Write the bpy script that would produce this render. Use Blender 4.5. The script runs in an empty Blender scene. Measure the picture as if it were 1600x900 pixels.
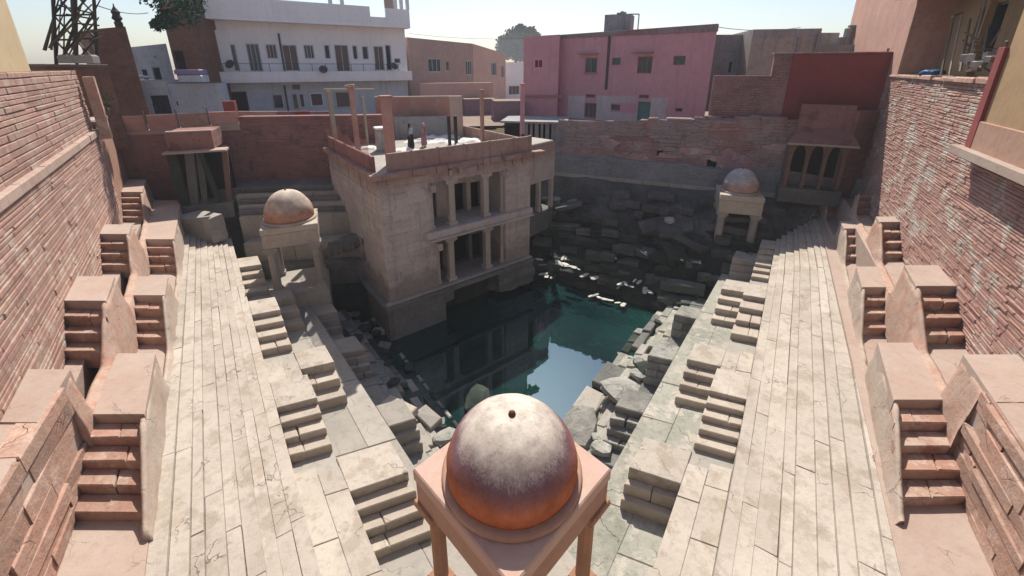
import bpy, math, random
from mathutils import Vector, noise
R_ = math.radians
random.seed(7)
sc = bpy.context.scene
COL = sc.collection
# ------------------------------------------------------------------ camera
FPX, PITCH, CY, YH, CH = 643.0, R_(18.48), 320.0, 105.0, 15.2      # focal length in photo pixels, pitch, principal row, horizon row, eye height over the water
CP, SP = math.cos(PITCH), math.sin(PITCH)
K = FPX / CP
cam_d = bpy.data.cameras.new("camera"); cam = bpy.data.objects.new("camera", cam_d); COL.objects.link(cam)
cam.location = (0, 0, CH); cam.rotation_euler = (R_(90) - PITCH, 0, 0)
cam_d.sensor_width = 36; cam_d.lens = FPX / 1600 * 36; cam_d.shift_y = -(450 - CY) / 1600
cam_d.clip_start = 0.1; cam_d.clip_end = 3000
sc.camera = cam
# ------------------------------------------------------------------ light
SUN_EL, SUN_AZ = R_(51), R_(0)          # azimuth measured from +Y towards +X
w = bpy.data.worlds.new("World"); sc.world = w; w.use_nodes = True
nt = w.node_tree; nt.nodes.clear()
sky = nt.nodes.new('ShaderNodeTexSky'); sky.sky_type = 'NISHITA'; sky.sun_disc = False
sky.sun_elevation = SUN_EL; sky.sun_rotation = SUN_AZ
sky.air_density = 1.0; sky.dust_density = 1.6; sky.ozone_density = 1.0; sky.altitude = 200
bg = nt.nodes.new('ShaderNodeBackground'); bg.inputs[1].default_value = 0.095
wo = nt.nodes.new('ShaderNodeOutputWorld')
nt.links.new(sky.outputs[0], bg.inputs[0]); nt.links.new(bg.outputs[0], wo.inputs[0])
sl = bpy.data.lights.new("sun", 'SUN'); sl.energy = 4.6; sl.angle = R_(0.5); sl.color = (1.0, 0.915, 0.80)
so = bpy.data.objects.new("sun", sl); COL.objects.link(so)
sd = Vector((math.sin(SUN_AZ) * math.cos(SUN_EL), math.cos(SUN_AZ) * math.cos(SUN_EL), math.sin(SUN_EL)))
so.rotation_euler = sd.to_track_quat('Z', 'Y').to_euler(); so.location = (0, 30, 60)
sc.view_settings.view_transform = 'Standard'; sc.view_settings.look = 'None'
sc.view_settings.exposure = 0.6; sc.view_settings.gamma = 1.0

# ------------------------------------------------------------------ measuring helpers (real positions read off the photograph)
def at(px, py, H):                       # point at depth H below the eye
    z = K * H / (py - YH)
    return Vector(((px - 800) / FPX * z, (z - SP * H) / CP, CH - H))
def Yat(py, H): return (K * H / (py - YH) - SP * H) / CP
def Hat(py, Y): return (py - YH) * CP * Y / (K - SP * (py - YH))
def Xat(px, Y, H): return (px - 800) / FPX * (CP * Y + SP * H)
def Z(H): return CH - H
def lin(x0, y0, k): return lambda Y: x0 + k * (Y - y0)
def pwl(pts):
    def f(Y):
        if Y <= pts[0][0]: a, b = pts[0], pts[1]
        elif Y >= pts[-1][0]: a, b = pts[-2], pts[-1]
        else:
            for a, b in zip(pts, pts[1:]):
                if a[0] <= Y <= b[0]: break
        return a[1] + (b[1] - a[1]) * (Y - a[0]) / (b[0] - a[0])
    return f
def rnd(a, b): return random.uniform(a, b)

# ------------------------------------------------------------------ object helpers
def tag(o, label=None, cat=None, group=None, kind=None):
    if label: o['label'] = label
    if cat: o['category'] = cat
    if group: o['group'] = group
    if kind: o['kind'] = kind
    return o
def empty(name, loc=(0, 0, 0), label=None, cat=None, group=None, kind=None, rz=0):
    o = bpy.data.objects.new(name, None); COL.objects.link(o)
    o.location = loc; o.rotation_euler = (0, 0, rz); o.empty_display_size = 0.3
    return tag(o, label, cat, group, kind)
class MB:
    def __init__(s): s.v = []; s.f = []; s.uv = {}
    def add(s, vs, fs):
        n = len(s.v); s.v += [tuple(v) for v in vs]; s.f += [tuple(i + n for i in f) for f in fs]; return s
    def prism(s, poly, z0, z1, bev=0.0, jit=0.0, topz=None):
        """poly: plan points counter-clockwise; optional bevelled, slightly uneven top"""
        n = len(poly); P = [Vector((p[0], p[1])) for p in poly]
        area = sum(P[i].x * P[(i + 1) % n].y - P[(i + 1) % n].x * P[i].y for i in range(n))
        if area < 0: P.reverse()
        if topz and area < 0: topz = list(reversed(topz))
        tz = topz or [z1] * n
        j = lambda: rnd(-jit, jit)
        if jit: P = [p + Vector((j(), j())) for p in P]; tz = [t + j() * .6 for t in tz]
        vs = [(p.x, p.y, z0) for p in P]
        if bev <= 0:
            vs += [(p.x, p.y, t) for p, t in zip(P, tz)]
            fs = [tuple(range(n - 1, -1, -1)), tuple(range(n, 2 * n))] + [(i, (i + 1) % n, n + (i + 1) % n, n + i) for i in range(n)]
        else:
            c = sum(P, Vector((0, 0))) / n
            vs += [(p.x, p.y, t - bev) for p, t in zip(P, tz)]
            ins = []
            for i in range(n):
                a = (P[i - 1] - P[i]).normalized(); b = (P[(i + 1) % n] - P[i]).normalized()
                ins.append(P[i] + (a + b) * bev)
            vs += [(p.x, p.y, t) for p, t in zip(ins, tz)]
            fs = [tuple(range(n - 1, -1, -1)), tuple(range(2 * n, 3 * n))]
            for k in (0, n):
                fs += [(k + i, k + (i + 1) % n, k + n + (i + 1) % n, k + n + i) for i in range(n)]
        return s.add(vs, fs)
    def box(s, c, size, rz=0, bev=0, jit=0, rx=0, ry=0):
        hx, hy, hz = size[0] / 2, size[1] / 2, size[2] / 2
        m = MB(); m.prism([(-hx, -hy), (hx, -hy), (hx, hy), (-hx, hy)], -hz, hz, bev, jit)
        from mathutils import Euler
        M = Euler((rx, ry, rz)).to_matrix()
        return s.add([M @ Vector(v) + Vector(c) for v in m.v], m.f)
    def beam(s, p, q, r, sides=6, r2=None):
        p = Vector(p); q = Vector(q); d = (q - p).normalized(); r2 = r if r2 is None else r2
        a = d.orthogonal().normalized(); b = d.cross(a)
        vs = []
        for c, rr in ((p, r), (q, r2)):
            for i in range(sides):
                t = 2 * math.pi * i / sides; vs.append(c + (a * math.cos(t) + b * math.sin(t)) * rr)
        fs = [(i, (i + 1) % sides, sides + (i + 1) % sides, sides + i) for i in range(sides)]
        fs += [tuple(range(sides - 1, -1, -1)), tuple(range(sides, 2 * sides))]
        return s.add(vs, fs)
    def path(s, pts, r, sides=5):
        for a, b in zip(pts, pts[1:]): s.beam(a, b, r, sides)
        return s
    def lathe(s, prof, seg=24, c=(0, 0, 0), sq=None):
        n = len(prof); vs = []
        for r, z in prof:
            for i in range(seg):
                t = 2 * math.pi * i / seg; vs.append((c[0] + r * math.cos(t), c[1] + r * math.sin(t), c[2] + z))
        fs = []
        for k in range(n - 1):
            for i in range(seg):
                fs.append((k * seg + i, k * seg + (i + 1) % seg, (k + 1) * seg + (i + 1) % seg, (k + 1) * seg + i))
        fs.append(tuple(range(seg - 1, -1, -1))); fs.append(tuple((n - 1) * seg + i for i in range(seg)))
        return s.add(vs, fs)
    def build(s, name, m, parent=None, smooth=False, loc=None):
        me = bpy.data.meshes.new(name); me.from_pydata(s.v, [], s.f)
        if m: me.materials.append(m)
        if smooth: me.polygons.foreach_set('use_smooth', [True] * len(me.polygons))
        o = bpy.data.objects.new(name, me); COL.objects.link(o)
        if loc: o.location = loc
        if parent: o.parent = parent; 
        if parent and parent.type == 'EMPTY' and not loc:      # geometry is given in world space: take the parent's place off
            o.matrix_parent_inverse = parent_inv(parent)
        elif parent and not loc:
            o.matrix_parent_inverse = parent_inv(parent)
        return o
def wmat(o):
    from mathutils import Matrix
    M = Matrix.LocRotScale(o.location, o.rotation_euler, o.scale)
    return (wmat(o.parent) @ o.matrix_parent_inverse @ M) if o.parent else M
def parent_inv(p): return wmat(p).inverted()

# ------------------------------------------------------------------ materials
def new_mat(name):
    m = bpy.data.materials.new(name); m.use_nodes = True
    n = m.node_tree.nodes; l = m.node_tree.links
    b = n['Principled BSDF']; b.inputs['Roughness'].default_value = .9
    b.inputs['Specular IOR Level'].default_value = .25
    return m, n, l, b
def c4(c): return (c[0], c[1], c[2], 1)
def stone(name, a, b_, dirt=(.12, .09, .07), scale=.5, crack=0.0, bump=.35, vary=.18, dirt_amt=.35, grain=18, rough=.9, third=None, brick=None, brick_col=.6, streak=0, bdist=.03, bands=()):
    m, n, l, b = new_mat(name)
    g = n.new('ShaderNodeNewGeometry'); pos = g.outputs['Position']
    def nz(s, det=5, rg=.6, vec=None, dist=0):
        t = n.new('ShaderNodeTexNoise'); t.inputs['Scale'].default_value = s; t.inputs['Detail'].default_value = det
        t.inputs['Roughness'].default_value = rg; t.inputs['Distortion'].default_value = dist
        l.new(vec or pos, t.inputs['Vector']); return t.outputs['Fac']
    def ramp(f, p0, p1):
        r = n.new('ShaderNodeMapRange'); r.inputs[1].default_value = p0; r.inputs[2].default_value = p1; l.new(f, r.inputs[0]); return r.outputs[0]
    def mix(f, A, B, mode='MIX'):
        x = n.new('ShaderNodeMix'); x.data_type = 'RGBA'; x.blend_type = mode
        if isinstance(f, float): x.inputs[0].default_value = f
        else: l.new(f, x.inputs[0])
        for i, v in ((6, A), (7, B)):
            if isinstance(v, tuple): x.inputs[i].default_value = c4(v)
            else: l.new(v, x.inputs[i])
        return x.outputs[2]
    def math_(op, A, B):
        x = n.new('ShaderNodeMath'); x.operation = op
        for i, v in ((0, A), (1, B)):
            if isinstance(v, (float, int)): x.inputs[i].default_value = v
            else: l.new(v, x.inputs[i])
        return x.outputs[0]
    big = ramp(nz(scale, 6, .65), .36, .64)
    col = mix(big, a, b_)
    if third: col = mix(ramp(nz(scale * 1.7 + .1, 5, .7), .52, .6), col, third)
    if bands:                                            # stain bands that belong to the stone: (height, softness, colour, below?)
        sxyz = n.new('ShaderNodeSeparateXYZ'); l.new(pos, sxyz.inputs[0]); zz = math_('ADD', sxyz.outputs[2], math_('MULTIPLY', math_('SUBTRACT', nz(1.1, 5, .6), .5), 2.2))
        for bz, soft, bc, below in bands:
            f_ = ramp(zz, bz + soft, bz - soft) if below else ramp(zz, bz - soft, bz + soft)
            col = mix(math_('MULTIPLY', f_, .85), col, bc)
    spots = ramp(nz(scale * 7, 8, .75), .5, .72)
    col = mix(math_('MULTIPLY', spots, dirt_amt), col, dirt)
    if streak:
        mp = n.new('ShaderNodeMapping'); mp.inputs['Scale'].default_value = (2.2, 2.2, .18); l.new(pos, mp.inputs['Vector'])
        col = mix(math_('MULTIPLY', ramp(nz(1.0, 5, .7, mp.outputs[0]), .52, .72), streak), col, dirt)
    h = math_('MULTIPLY', nz(grain, 6, .75), .5)
    h = math_('ADD', h, math_('MULTIPLY', nz(grain * .2, 4, .6), 1.2))
    if crack:
        v = n.new('ShaderNodeTexVoronoi'); v.feature = 'DISTANCE_TO_EDGE'; v.inputs['Scale'].default_value = .75
        dm = n.new('ShaderNodeVectorMath'); dm.operation = 'ADD'
        nn = n.new('ShaderNodeTexNoise'); nn.inputs['Scale'].default_value = 1.6; nn.inputs['Detail'].default_value = 6; l.new(pos, nn.inputs['Vector'])
        l.new(pos, dm.inputs[0]); l.new(nn.outputs['Color'], dm.inputs[1]); l.new(dm.outputs[0], v.inputs['Vector'])
        c = math_('SUBTRACT', 1.0, ramp(v.outputs['Distance'], .0, .011))
        c = math_('MULTIPLY', c, ramp(nz(.9, 3, .5), .5, .6))
        col = mix(math_('MULTIPLY', c, crack), col, (dirt[0] * .5, dirt[1] * .5, dirt[2] * .5))
        h = math_('SUBTRACT', h, math_('MULTIPLY', c, .8))
    if brick:
        uv = n.new('ShaderNodeUVMap'); br = n.new('ShaderNodeTexBrick')
        wv = n.new('ShaderNodeVectorMath'); wv.operation = 'ADD'
        wn = n.new('ShaderNodeTexNoise'); wn.inputs['Scale'].default_value = 1.3; wn.inputs['Detail'].default_value = 4; l.new(pos, wn.inputs['Vector'])
        ws = n.new('ShaderNodeVectorMath'); ws.operation = 'SCALE'; ws.inputs['Scale'].default_value = brick[0] * .5; l.new(wn.outputs['Color'], ws.inputs[0])
        l.new(uv.outputs[0], wv.inputs[0]); l.new(ws.outputs[0], wv.inputs[1]); l.new(wv.outputs[0], br.inputs['Vector'])
        br.inputs['Scale'].default_value = 1; br.inputs['Brick Width'].default_value = brick[0]; br.inputs['Row Height'].default_value = brick[1]
        br.inputs['Mortar Size'].default_value = brick[1] * .09; br.inputs['Mortar Smooth'].default_value = .3
        br.inputs['Color1'].default_value = (.75, .75, .75, 1); br.inputs['Color2'].default_value = (1.15, 1.15, 1.15, 1); br.inputs['Mortar'].default_value = (.45, .45, .45, 1)
        mask = ramp(nz(.5, 4, .6), .38, .5)
        col = mix(math_('MULTIPLY', mask, brick_col), col, mix(1.0, col, br.outputs['Color'], 'MULTIPLY'))
        h = math_('SUBTRACT', h, math_('MULTIPLY', math_('MULTIPLY', br.outputs['Fac'], mask), 1.0))
    oi = n.new('ShaderNodeObjectInfo')
    vr = n.new('ShaderNodeMapRange'); vr.inputs[3].default_value = 1 - vary; vr.inputs[4].default_value = 1 + vary * .7; l.new(oi.outputs['Random'], vr.inputs[0])
    hs = n.new('ShaderNodeHueSaturation'); l.new(vr.outputs[0], hs.inputs['Value']); l.new(col, hs.inputs['Color'])
    l.new(hs.outputs[0], b.inputs['Base Color'])
    bp = n.new('ShaderNodeBump'); bp.inputs['Strength'].default_value = bump; bp.inputs['Distance'].default_value = bdist
    l.new(h, bp.inputs['Height']); l.new(bp.outputs[0], b.inputs['Normal'])
    b.inputs['Roughness'].default_value = rough
    return m
def flat(name, c, rough=.7, metal=0, vary=.1, spec=.25):
    m = stone(name, c, tuple(x * .88 for x in c), dirt=tuple(x * .45 for x in c), scale=1.2, bump=.08, vary=vary, dirt_amt=.3, rough=rough)
    m.node_tree.nodes['Principled BSDF'].inputs['Metallic'].default_value = metal
    m.node_tree.nodes['Principled BSDF'].inputs['Specular IOR Level'].default_value = spec
    return m
def glassy(name, c):
    m, n, l, b = new_mat(name); b.inputs['Base Color'].default_value = c4(c); b.inputs['Roughness'].default_value = .12
    b.inputs['Specular IOR Level'].default_value = .5; return m
M = {}
M['cream'] = stone('cream_limestone', (.45, .41, .36), (.385, .345, .30), (.20, .17, .145), .6, crack=.8, bump=.6, vary=.09, dirt_amt=.5, third=(.345, .30, .25), streak=0, bdist=.03)
M['creamstep'] = stone('cream_step_stone', (.44, .39, .33), (.37, .32, .27), (.18, .14, .11), .6, crack=.3, bump=.55, vary=.12, dirt_amt=.4)
M['redstone'] = stone('red_plastered_stone', (.34, .185, .14), (.40, .27, .21), (.14, .07, .055), .9, crack=.35, bump=.8, vary=.14, dirt_amt=.5, third=(.44, .33, .27), streak=.3)
M['landing'] = stone('landing_stone', (.40, .325, .28), (.37, .275, .23), (.2, .13, .105), .6, crack=.35, bump=.45, vary=.08, dirt_amt=.3)
M['leftwall'] = stone('left_wall_stone', (.40, .26, .21), (.33, .20, .165), (.14, .09, .075), .55, crack=0, bump=.8, vary=.12, dirt_amt=.55, third=(.42, .32, .265), streak=.5)
M['plaster_side'] = stone('orange_flank_plaster', (.42, .32, .265), (.42, .275, .215), (.19, .11, .085), .9, crack=.5, bump=.8, vary=.05, dirt_amt=.45, third=(.40, .235, .175), streak=.3); M['cream_side'] = stone('pale_flank_plaster', (.44, .375, .32), (.41, .32, .26), (.18, .13, .10), .8, crack=.5, bump=.7, vary=.05, dirt_amt=.45, streak=.25)
M['leftledge'] = stone('left_ledge_stone', (.42, .32, .27), (.38, .27, .225), (.16, .1, .08), .5, bump=.6, vary=.08, dirt_amt=.5)
M['rubble'] = stone('rubble_stone', (.46, .29, .24), (.42, .235, .195), (.13, .075, .06), .45, crack=0, bump=.9, vary=.2, dirt_amt=.45, third=(.52, .45, .39), streak=.3)
M['mortar'] = stone('dark_joint', (.20, .125, .095), (.16, .10, .08), (.05, .035, .03), 1, bump=.8, vary=.02)
M['rockpink'] = stone('rough_pink_rock', (.40, .235, .18), (.36, .25, .2), (.12, .07, .05), .8, crack=.5, bump=1.0, vary=.2, dirt_amt=.5, third=(.45, .32, .26))
M['plaster_orange'] = stone('orange_plaster', (.38, .22, .165), (.33, .19, .14), (.15, .09, .07), .6, bump=.3, vary=.05, streak=.4)
TB = dict(bands=((CH - 11.6, .35, (.26, .24, .225), True), (CH - 6.3, .5, (.37, .25, .215), False)))
M['tower'] = stone('tower_stone', (.54, .485, .45), (.46, .40, .37), (.13, .105, .095), .5, crack=.5, bump=.7, vary=.10, dirt_amt=.45, streak=.35, **TB)
M['towercol'] = stone('tower_column_stone', (.47, .41, .36), (.40, .34, .30), (.15, .12, .1), .8, bump=.5, vary=.06, dirt_amt=.35, streak=.3)
M['towerred'] = stone('tower_red_band', (.34, .20, .17), (.38, .27, .23), (.10, .06, .05), .5, bump=.6, vary=.08, dirt_amt=.5, streak=.4)
M['greystone'] = stone('grey_wet_stone', (.19, .19, .18), (.13, .135, .13), (.045, .05, .045), .5, crack=.3, bump=.8, vary=.12, dirt_amt=.55)
M['walk'] = stone('grey_walkway_stone', (.36, .335, .30), (.29, .275, .25), (.12, .12, .1), .4, crack=.5, bump=.5, vary=.1, dirt_amt=.4)
M['moss'] = stone('mossy_walkway_stone', (.35, .34, .30), (.26, .27, .23), (.10, .12, .08), .7, crack=.7, bump=1.0, vary=.15, dirt_amt=.6, third=(.41, .385, .34))
M['mossshade'] = stone('mossy_rock_with_shade', (.045, .06, .05), (.025, .038, .032), (.012, .02, .015), .8, bump=1.0, vary=.3, dirt_amt=.5)  # wet algae tone, deepened so the pit's shade sits in the colour
M['rock'] = stone('pale_boulder', (.36, .35, .32), (.22, .225, .21), (.06, .07, .06), .9, crack=.3, bump=1.0, vary=.25, dirt_amt=.55, bdist=.05)
M['apron'] = stone('apron_stone', (.26, .265, .275), (.21, .21, .22), (.08, .08, .08), .35, crack=.3, bump=.9, vary=.05, dirt_amt=.5, brick=(2.0, .2), brick_col=.4, streak=.3)
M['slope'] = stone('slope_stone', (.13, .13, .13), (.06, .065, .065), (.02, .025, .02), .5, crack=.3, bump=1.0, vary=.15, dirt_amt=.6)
M['farwall'] = stone('far_grey_wall', (.30, .235, .23), (.36, .26, .25), (.12, .09, .09), .25, crack=.2, bump=.9, vary=.05, dirt_amt=.5, third=(.33, .18, .165), brick=(1.3, .22), streak=.3)
M['maroonbrick'] = stone('maroon_brick', (.31, .165, .145), (.25, .13, .12), (.12, .07, .065), .4, bump=.8, vary=.08, dirt_amt=.5, brick=(.5, .16), streak=.3)
M['maroon'] = stone('maroon_paint', (.25, .06, .055), (.20, .05, .05), (.12, .03, .03), .4, bump=.25, vary=.06, dirt_amt=.3, streak=.35)
M['pink'] = stone('pink_paint', (.66, .33, .36), (.58, .29, .32), (.30, .16, .17), .35, bump=.25, vary=.05, dirt_amt=.35, streak=.35)
M['pinkwhite'] = stone('faded_white_paint', (.62, .54, .54), (.55, .42, .42), (.3, .2, .2), .4, bump=.3, vary=.05, dirt_amt=.45, streak=.4)
M['white'] = stone('white_paint', (.86, .86, .86), (.80, .80, .81), (.45, .46, .47), .4, bump=.12, vary=.04, dirt_amt=.25, streak=.2)
M['bluewhite'] = stone('pale_blue_paint', (.55, .61, .67), (.45, .52, .59), (.18, .22, .27), .5, bump=.3, vary=.08, dirt_amt=.5, streak=.4)
M['tan'] = stone('tan_plaster', (.46, .34, .29), (.40, .29, .26), (.17, .12, .11), .3, bump=.25, vary=.06, dirt_amt=.35, streak=.25)
M['peach'] = stone('peach_plaster', (.62, .42, .34), (.55, .36, .31), (.28, .17, .14), .3, bump=.2, vary=.05, dirt_amt=.3)
M['purple'] = stone('purple_plaster', (.26, .17, .20), (.22, .15, .17), (.1, .07, .08), .4, bump=.3, vary=.05, dirt_amt=.4)
M['greyb'] = stone('grey_render', (.33, .33, .335), (.27, .265, .27), (.08, .08, .085), .4, bump=.4, vary=.1, dirt_amt=.5, streak=.5)
M['beigeb'] = stone('beige_render', (.43, .39, .35), (.34, .31, .28), (.1, .09, .08), .4, bump=.4, vary=.1, dirt_amt=.6, streak=.5)
M['yellow'] = stone('yellow_plaster', (.52, .42, .26), (.46, .36, .22), (.22, .16, .1), .4, bump=.25, vary=.04, dirt_amt=.25, streak=.3)
M['brownb'] = stone('brown_brick', (.24, .125, .09), (.18, .095, .07), (.07, .04, .03), .4, bump=.6, vary=.1, dirt_amt=.5, brick=(.4, .14), streak=.3)
M['pinkplaster'] = stone('salmon_plaster', (.50, .295, .235), (.42, .24, .19), (.16, .09, .07), .6, bump=.6, vary=.05, dirt_amt=.4, streak=.35, crack=.3)
M['ochre'] = stone('ochre_plaster', (.40, .27, .15), (.33, .22, .13), (.14, .09, .05), .4, bump=.25, vary=.05, dirt_amt=.3, streak=.3)
M['ground'] = stone('dusty_ground', (.25, .19, .15), (.2, .15, .12), (.1, .08, .06), .1, bump=.5, vary=0)
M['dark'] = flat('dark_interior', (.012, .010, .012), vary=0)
M['winblue'] = glassy('dark_blue_pane', (.02, .035, .07)); M['winteal'] = glassy('teal_pane', (.035, .075, .08))
M['winbrown'] = flat('brown_shutter', (.16, .12, .115)); M['wingreen'] = flat('green_door_paint', (.12, .24, .22))
M['frame'] = flat('window_frame_paint', (.55, .58, .6)); M['framepink'] = flat('pink_frame_paint', (.40, .2, .21))
M['pipe'] = flat('grey_pipe', (.07, .075, .085), .5); M['iron'] = flat('dark_iron', (.04, .035, .035), .5, .3)
M['wood'] = flat('grey_wood', (.19, .15, .125)); M['palemetal'] = flat('pale_pipe', (.38, .33, .26), .5)
M['redpost'] = stone('red_post_paint', (.40, .20, .17), (.44, .28, .235), (.17, .08, .065), 1.2, bump=.4, vary=.12)
M['tarp'] = flat('blue_tarp', (.02, .12, .30), .5); M['glintpaint'] = stone('sunlight_painted_stone', (.62, .60, .56), (.42, .41, .38), (.1, .1, .09), 1.5, bump=1.0, vary=.2, dirt_amt=.6); M['sheet'] = flat('white_sheet', (.75, .73, .70), .8)
M['purplebag'] = flat('lilac_bundle', (.30, .24, .42)); M['rust'] = flat('rusty_knob', (.13, .045, .03)); M['bark'] = stone('bark', (.12, .085, .06), (.07, .05, .04), (.03, .02, .02), 3, bump=1)
# ---- the big dome weathers from white top through plum to orange
def dome_mat(name, z0, h, cols, ang=None):
    m, n, l, b = new_mat(name)
    g = n.new('ShaderNodeNewGeometry'); sx = n.new('ShaderNodeSeparateXYZ'); l.new(g.outputs['Position'], sx.inputs[0])
    mp = n.new('ShaderNodeMapping'); mp.inputs['Scale'].default_value = (16, 16, 1.3); l.new(g.outputs['Position'], mp.inputs['Vector'])
    t = n.new('ShaderNodeTexNoise'); t.inputs['Scale'].default_value = 1.6; t.inputs['Detail'].default_value = 7; t.inputs['Roughness'].default_value = .7; l.new(mp.outputs[0], t.inputs['Vector'])
    t2 = n.new('ShaderNodeTexNoise'); t2.inputs['Scale'].default_value = 2.2; t2.inputs['Detail'].default_value = 9; t2.inputs['Roughness'].default_value = .72; l.new(g.outputs['Position'], t2.inputs['Vector'])
    a = n.new('ShaderNodeMath'); a.operation = 'SUBTRACT'; l.new(sx.outputs[2], a.inputs[0]); a.inputs[1].default_value = z0
    d = n.new('ShaderNodeMath'); d.operation = 'DIVIDE'; l.new(a.outputs[0], d.inputs[0]); d.inputs[1].default_value = h
    e = n.new('ShaderNodeMath'); e.operation = 'MULTIPLY_ADD'; l.new(t.outputs[0], e.inputs[0]); e.inputs[1].default_value = .34; l.new(d.outputs[0], e.inputs[2])
    e2 = n.new('ShaderNodeMath'); e2.operation = 'MULTIPLY_ADD'; l.new(t2.outputs[0], e2.inputs[0]); e2.inputs[1].default_value = .26; l.new(e.outputs[0], e2.inputs[2])
    sb = n.new('ShaderNodeMath'); sb.operation = 'SUBTRACT'; sb.inputs[1].default_value = .3; l.new(e2.outputs[0], sb.inputs[0]); e2 = sb
    r = n.new('ShaderNodeValToRGB'); l.new(e2.outputs[0], r.inputs[0])
    while len(r.color_ramp.elements) < len(cols): r.color_ramp.elements.new(.5)
    for el, (p, c) in zip(r.color_ramp.elements, cols): el.position = p; el.color = c4(c)
    mx = n.new('ShaderNodeMix'); mx.data_type = 'RGBA'; mx.blend_type = 'MULTIPLY'; mx.inputs[0].default_value = 1
    rr = n.new('ShaderNodeMapRange'); rr.inputs[1].default_value = .3; rr.inputs[2].default_value = .7; rr.inputs[3].default_value = .62; rr.inputs[4].default_value = 1.12; l.new(t2.outputs[0], rr.inputs[0])
    l.new(r.outputs[0], mx.inputs[6]); l.new(rr.outputs[0], mx.inputs[7]); l.new(mx.outputs[2], b.inputs['Base Color'])
    t3 = n.new('ShaderNodeTexNoise'); t3.inputs['Scale'].default_value = 28; t3.inputs['Detail'].default_value = 6; l.new(g.outputs['Position'], t3.inputs['Vector'])
    bp = n.new('ShaderNodeBump'); bp.inputs['Strength'].default_value = .8; bp.inputs['Distance'].default_value = .02; l.new(t2.outputs[0], bp.inputs['Height']); l.new(bp.outputs[0], b.inputs['Normal'])
    t4 = n.new('ShaderNodeTexNoise'); t4.inputs['Scale'].default_value = 5.5; t4.inputs['Detail'].default_value = 10; t4.inputs['Roughness'].default_value = .8; l.new(g.outputs['Position'], t4.inputs['Vector'])
    r4 = n.new('ShaderNodeMapRange'); r4.inputs[1].default_value = .54; r4.inputs[2].default_value = .68; r4.inputs[3].default_value = 0; r4.inputs[4].default_value = .55; l.new(t4.outputs[0], r4.inputs[0])
    m4 = n.new('ShaderNodeMix'); m4.data_type = 'RGBA'; l.new(r4.outputs[0], m4.inputs[0]); l.new(mx.outputs[2], m4.inputs[6]); m4.inputs[7].default_value = (.17, .12, .11, 1); l.new(m4.outputs[2], b.inputs['Base Color'])
    b.inputs['Roughness'].default_value = 1; b.inputs['Specular IOR Level'].default_value = .02
    return m
# ---- water: dark teal, mirror-like with faint ripples
def water_mat():
    m, n, l, b = new_mat('well_water')
    g = n.new('ShaderNodeNewGeometry')
    t = n.new('ShaderNodeTexNoise'); t.inputs['Scale'].default_value = .16; t.inputs['Detail'].default_value = 4; l.new(g.outputs['Position'], t.inputs['Vector'])
    r = n.new('ShaderNodeValToRGB'); l.new(t.outputs[0], r.inputs[0])
    r.color_ramp.elements[0].position = .35; r.color_ramp.elements[0].color = (.003, .016, .018, 1)
    r.color_ramp.elements[1].position = .7; r.color_ramp.elements[1].color = (.008, .048, .042, 1)
    b.inputs['Roughness'].default_value = .3; b.inputs['Specular IOR Level'].default_value = 0; l.new(r.outputs[0], b.inputs['Base Color'])
    gl = n.new('ShaderNodeBsdfGlossy'); gl.inputs['Roughness'].default_value = .012; gl.inputs['Color'].default_value = (.55, .76, .95, 1)
    fr = n.new('ShaderNodeFresnel'); fr.inputs['IOR'].default_value = 1.33
    fm = n.new('ShaderNodeMath'); fm.operation = 'MULTIPLY_ADD'; fm.inputs[1].default_value = 1.0; fm.inputs[2].default_value = .20; l.new(fr.outputs[0], fm.inputs[0])
    mx = n.new('ShaderNodeMixShader'); l.new(fm.outputs[0], mx.inputs[0]); l.new(b.outputs[0], mx.inputs[1]); l.new(gl.outputs[0], mx.inputs[2])
    t2 = n.new('ShaderNodeTexNoise'); t2.inputs['Scale'].default_value = 1.3; t2.inputs['Detail'].default_value = 3; l.new(g.outputs['Position'], t2.inputs['Vector'])
    bp = n.new('ShaderNodeBump'); bp.inputs['Strength'].default_value = .05; bp.inputs['Distance'].default_value = .05; l.new(t2.outputs[0], bp.inputs['Height'])
    l.new(bp.outputs[0], gl.inputs['Normal'])
    l.new(mx.outputs[0], n['Material Output'].inputs[0])
    return m
M['water'] = water_mat()
def net_mat():
    m, n, l, b = new_mat('red_netting'); b.inputs['Base Color'].default_value = (.48, .25, .22, 1); b.inputs['Alpha'].default_value = .4
    return m
M['net'] = net_mat()
def leaf_mat(name, c):
    m, n, l, b = new_mat(name); oi = n.new('ShaderNodeNewGeometry')
    r = n.new('ShaderNodeValToRGB'); l.new(oi.outputs['Random Per Island'], r.inputs[0])
    r.color_ramp.elements[0].color = c4(tuple(x * .5 for x in c)); r.color_ramp.elements[1].color = c4(tuple(x * 1.4 for x in c))
    l.new(r.outputs[0], b.inputs['Base Color']); return m
M['leaf'] = leaf_mat('leaf_green', (.05, .10, .045)); M['leafblue'] = leaf_mat('far_leaf', (.06, .085, .05)); M['leafdark'] = leaf_mat('dark_leaf', (.03, .085, .06))
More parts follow.
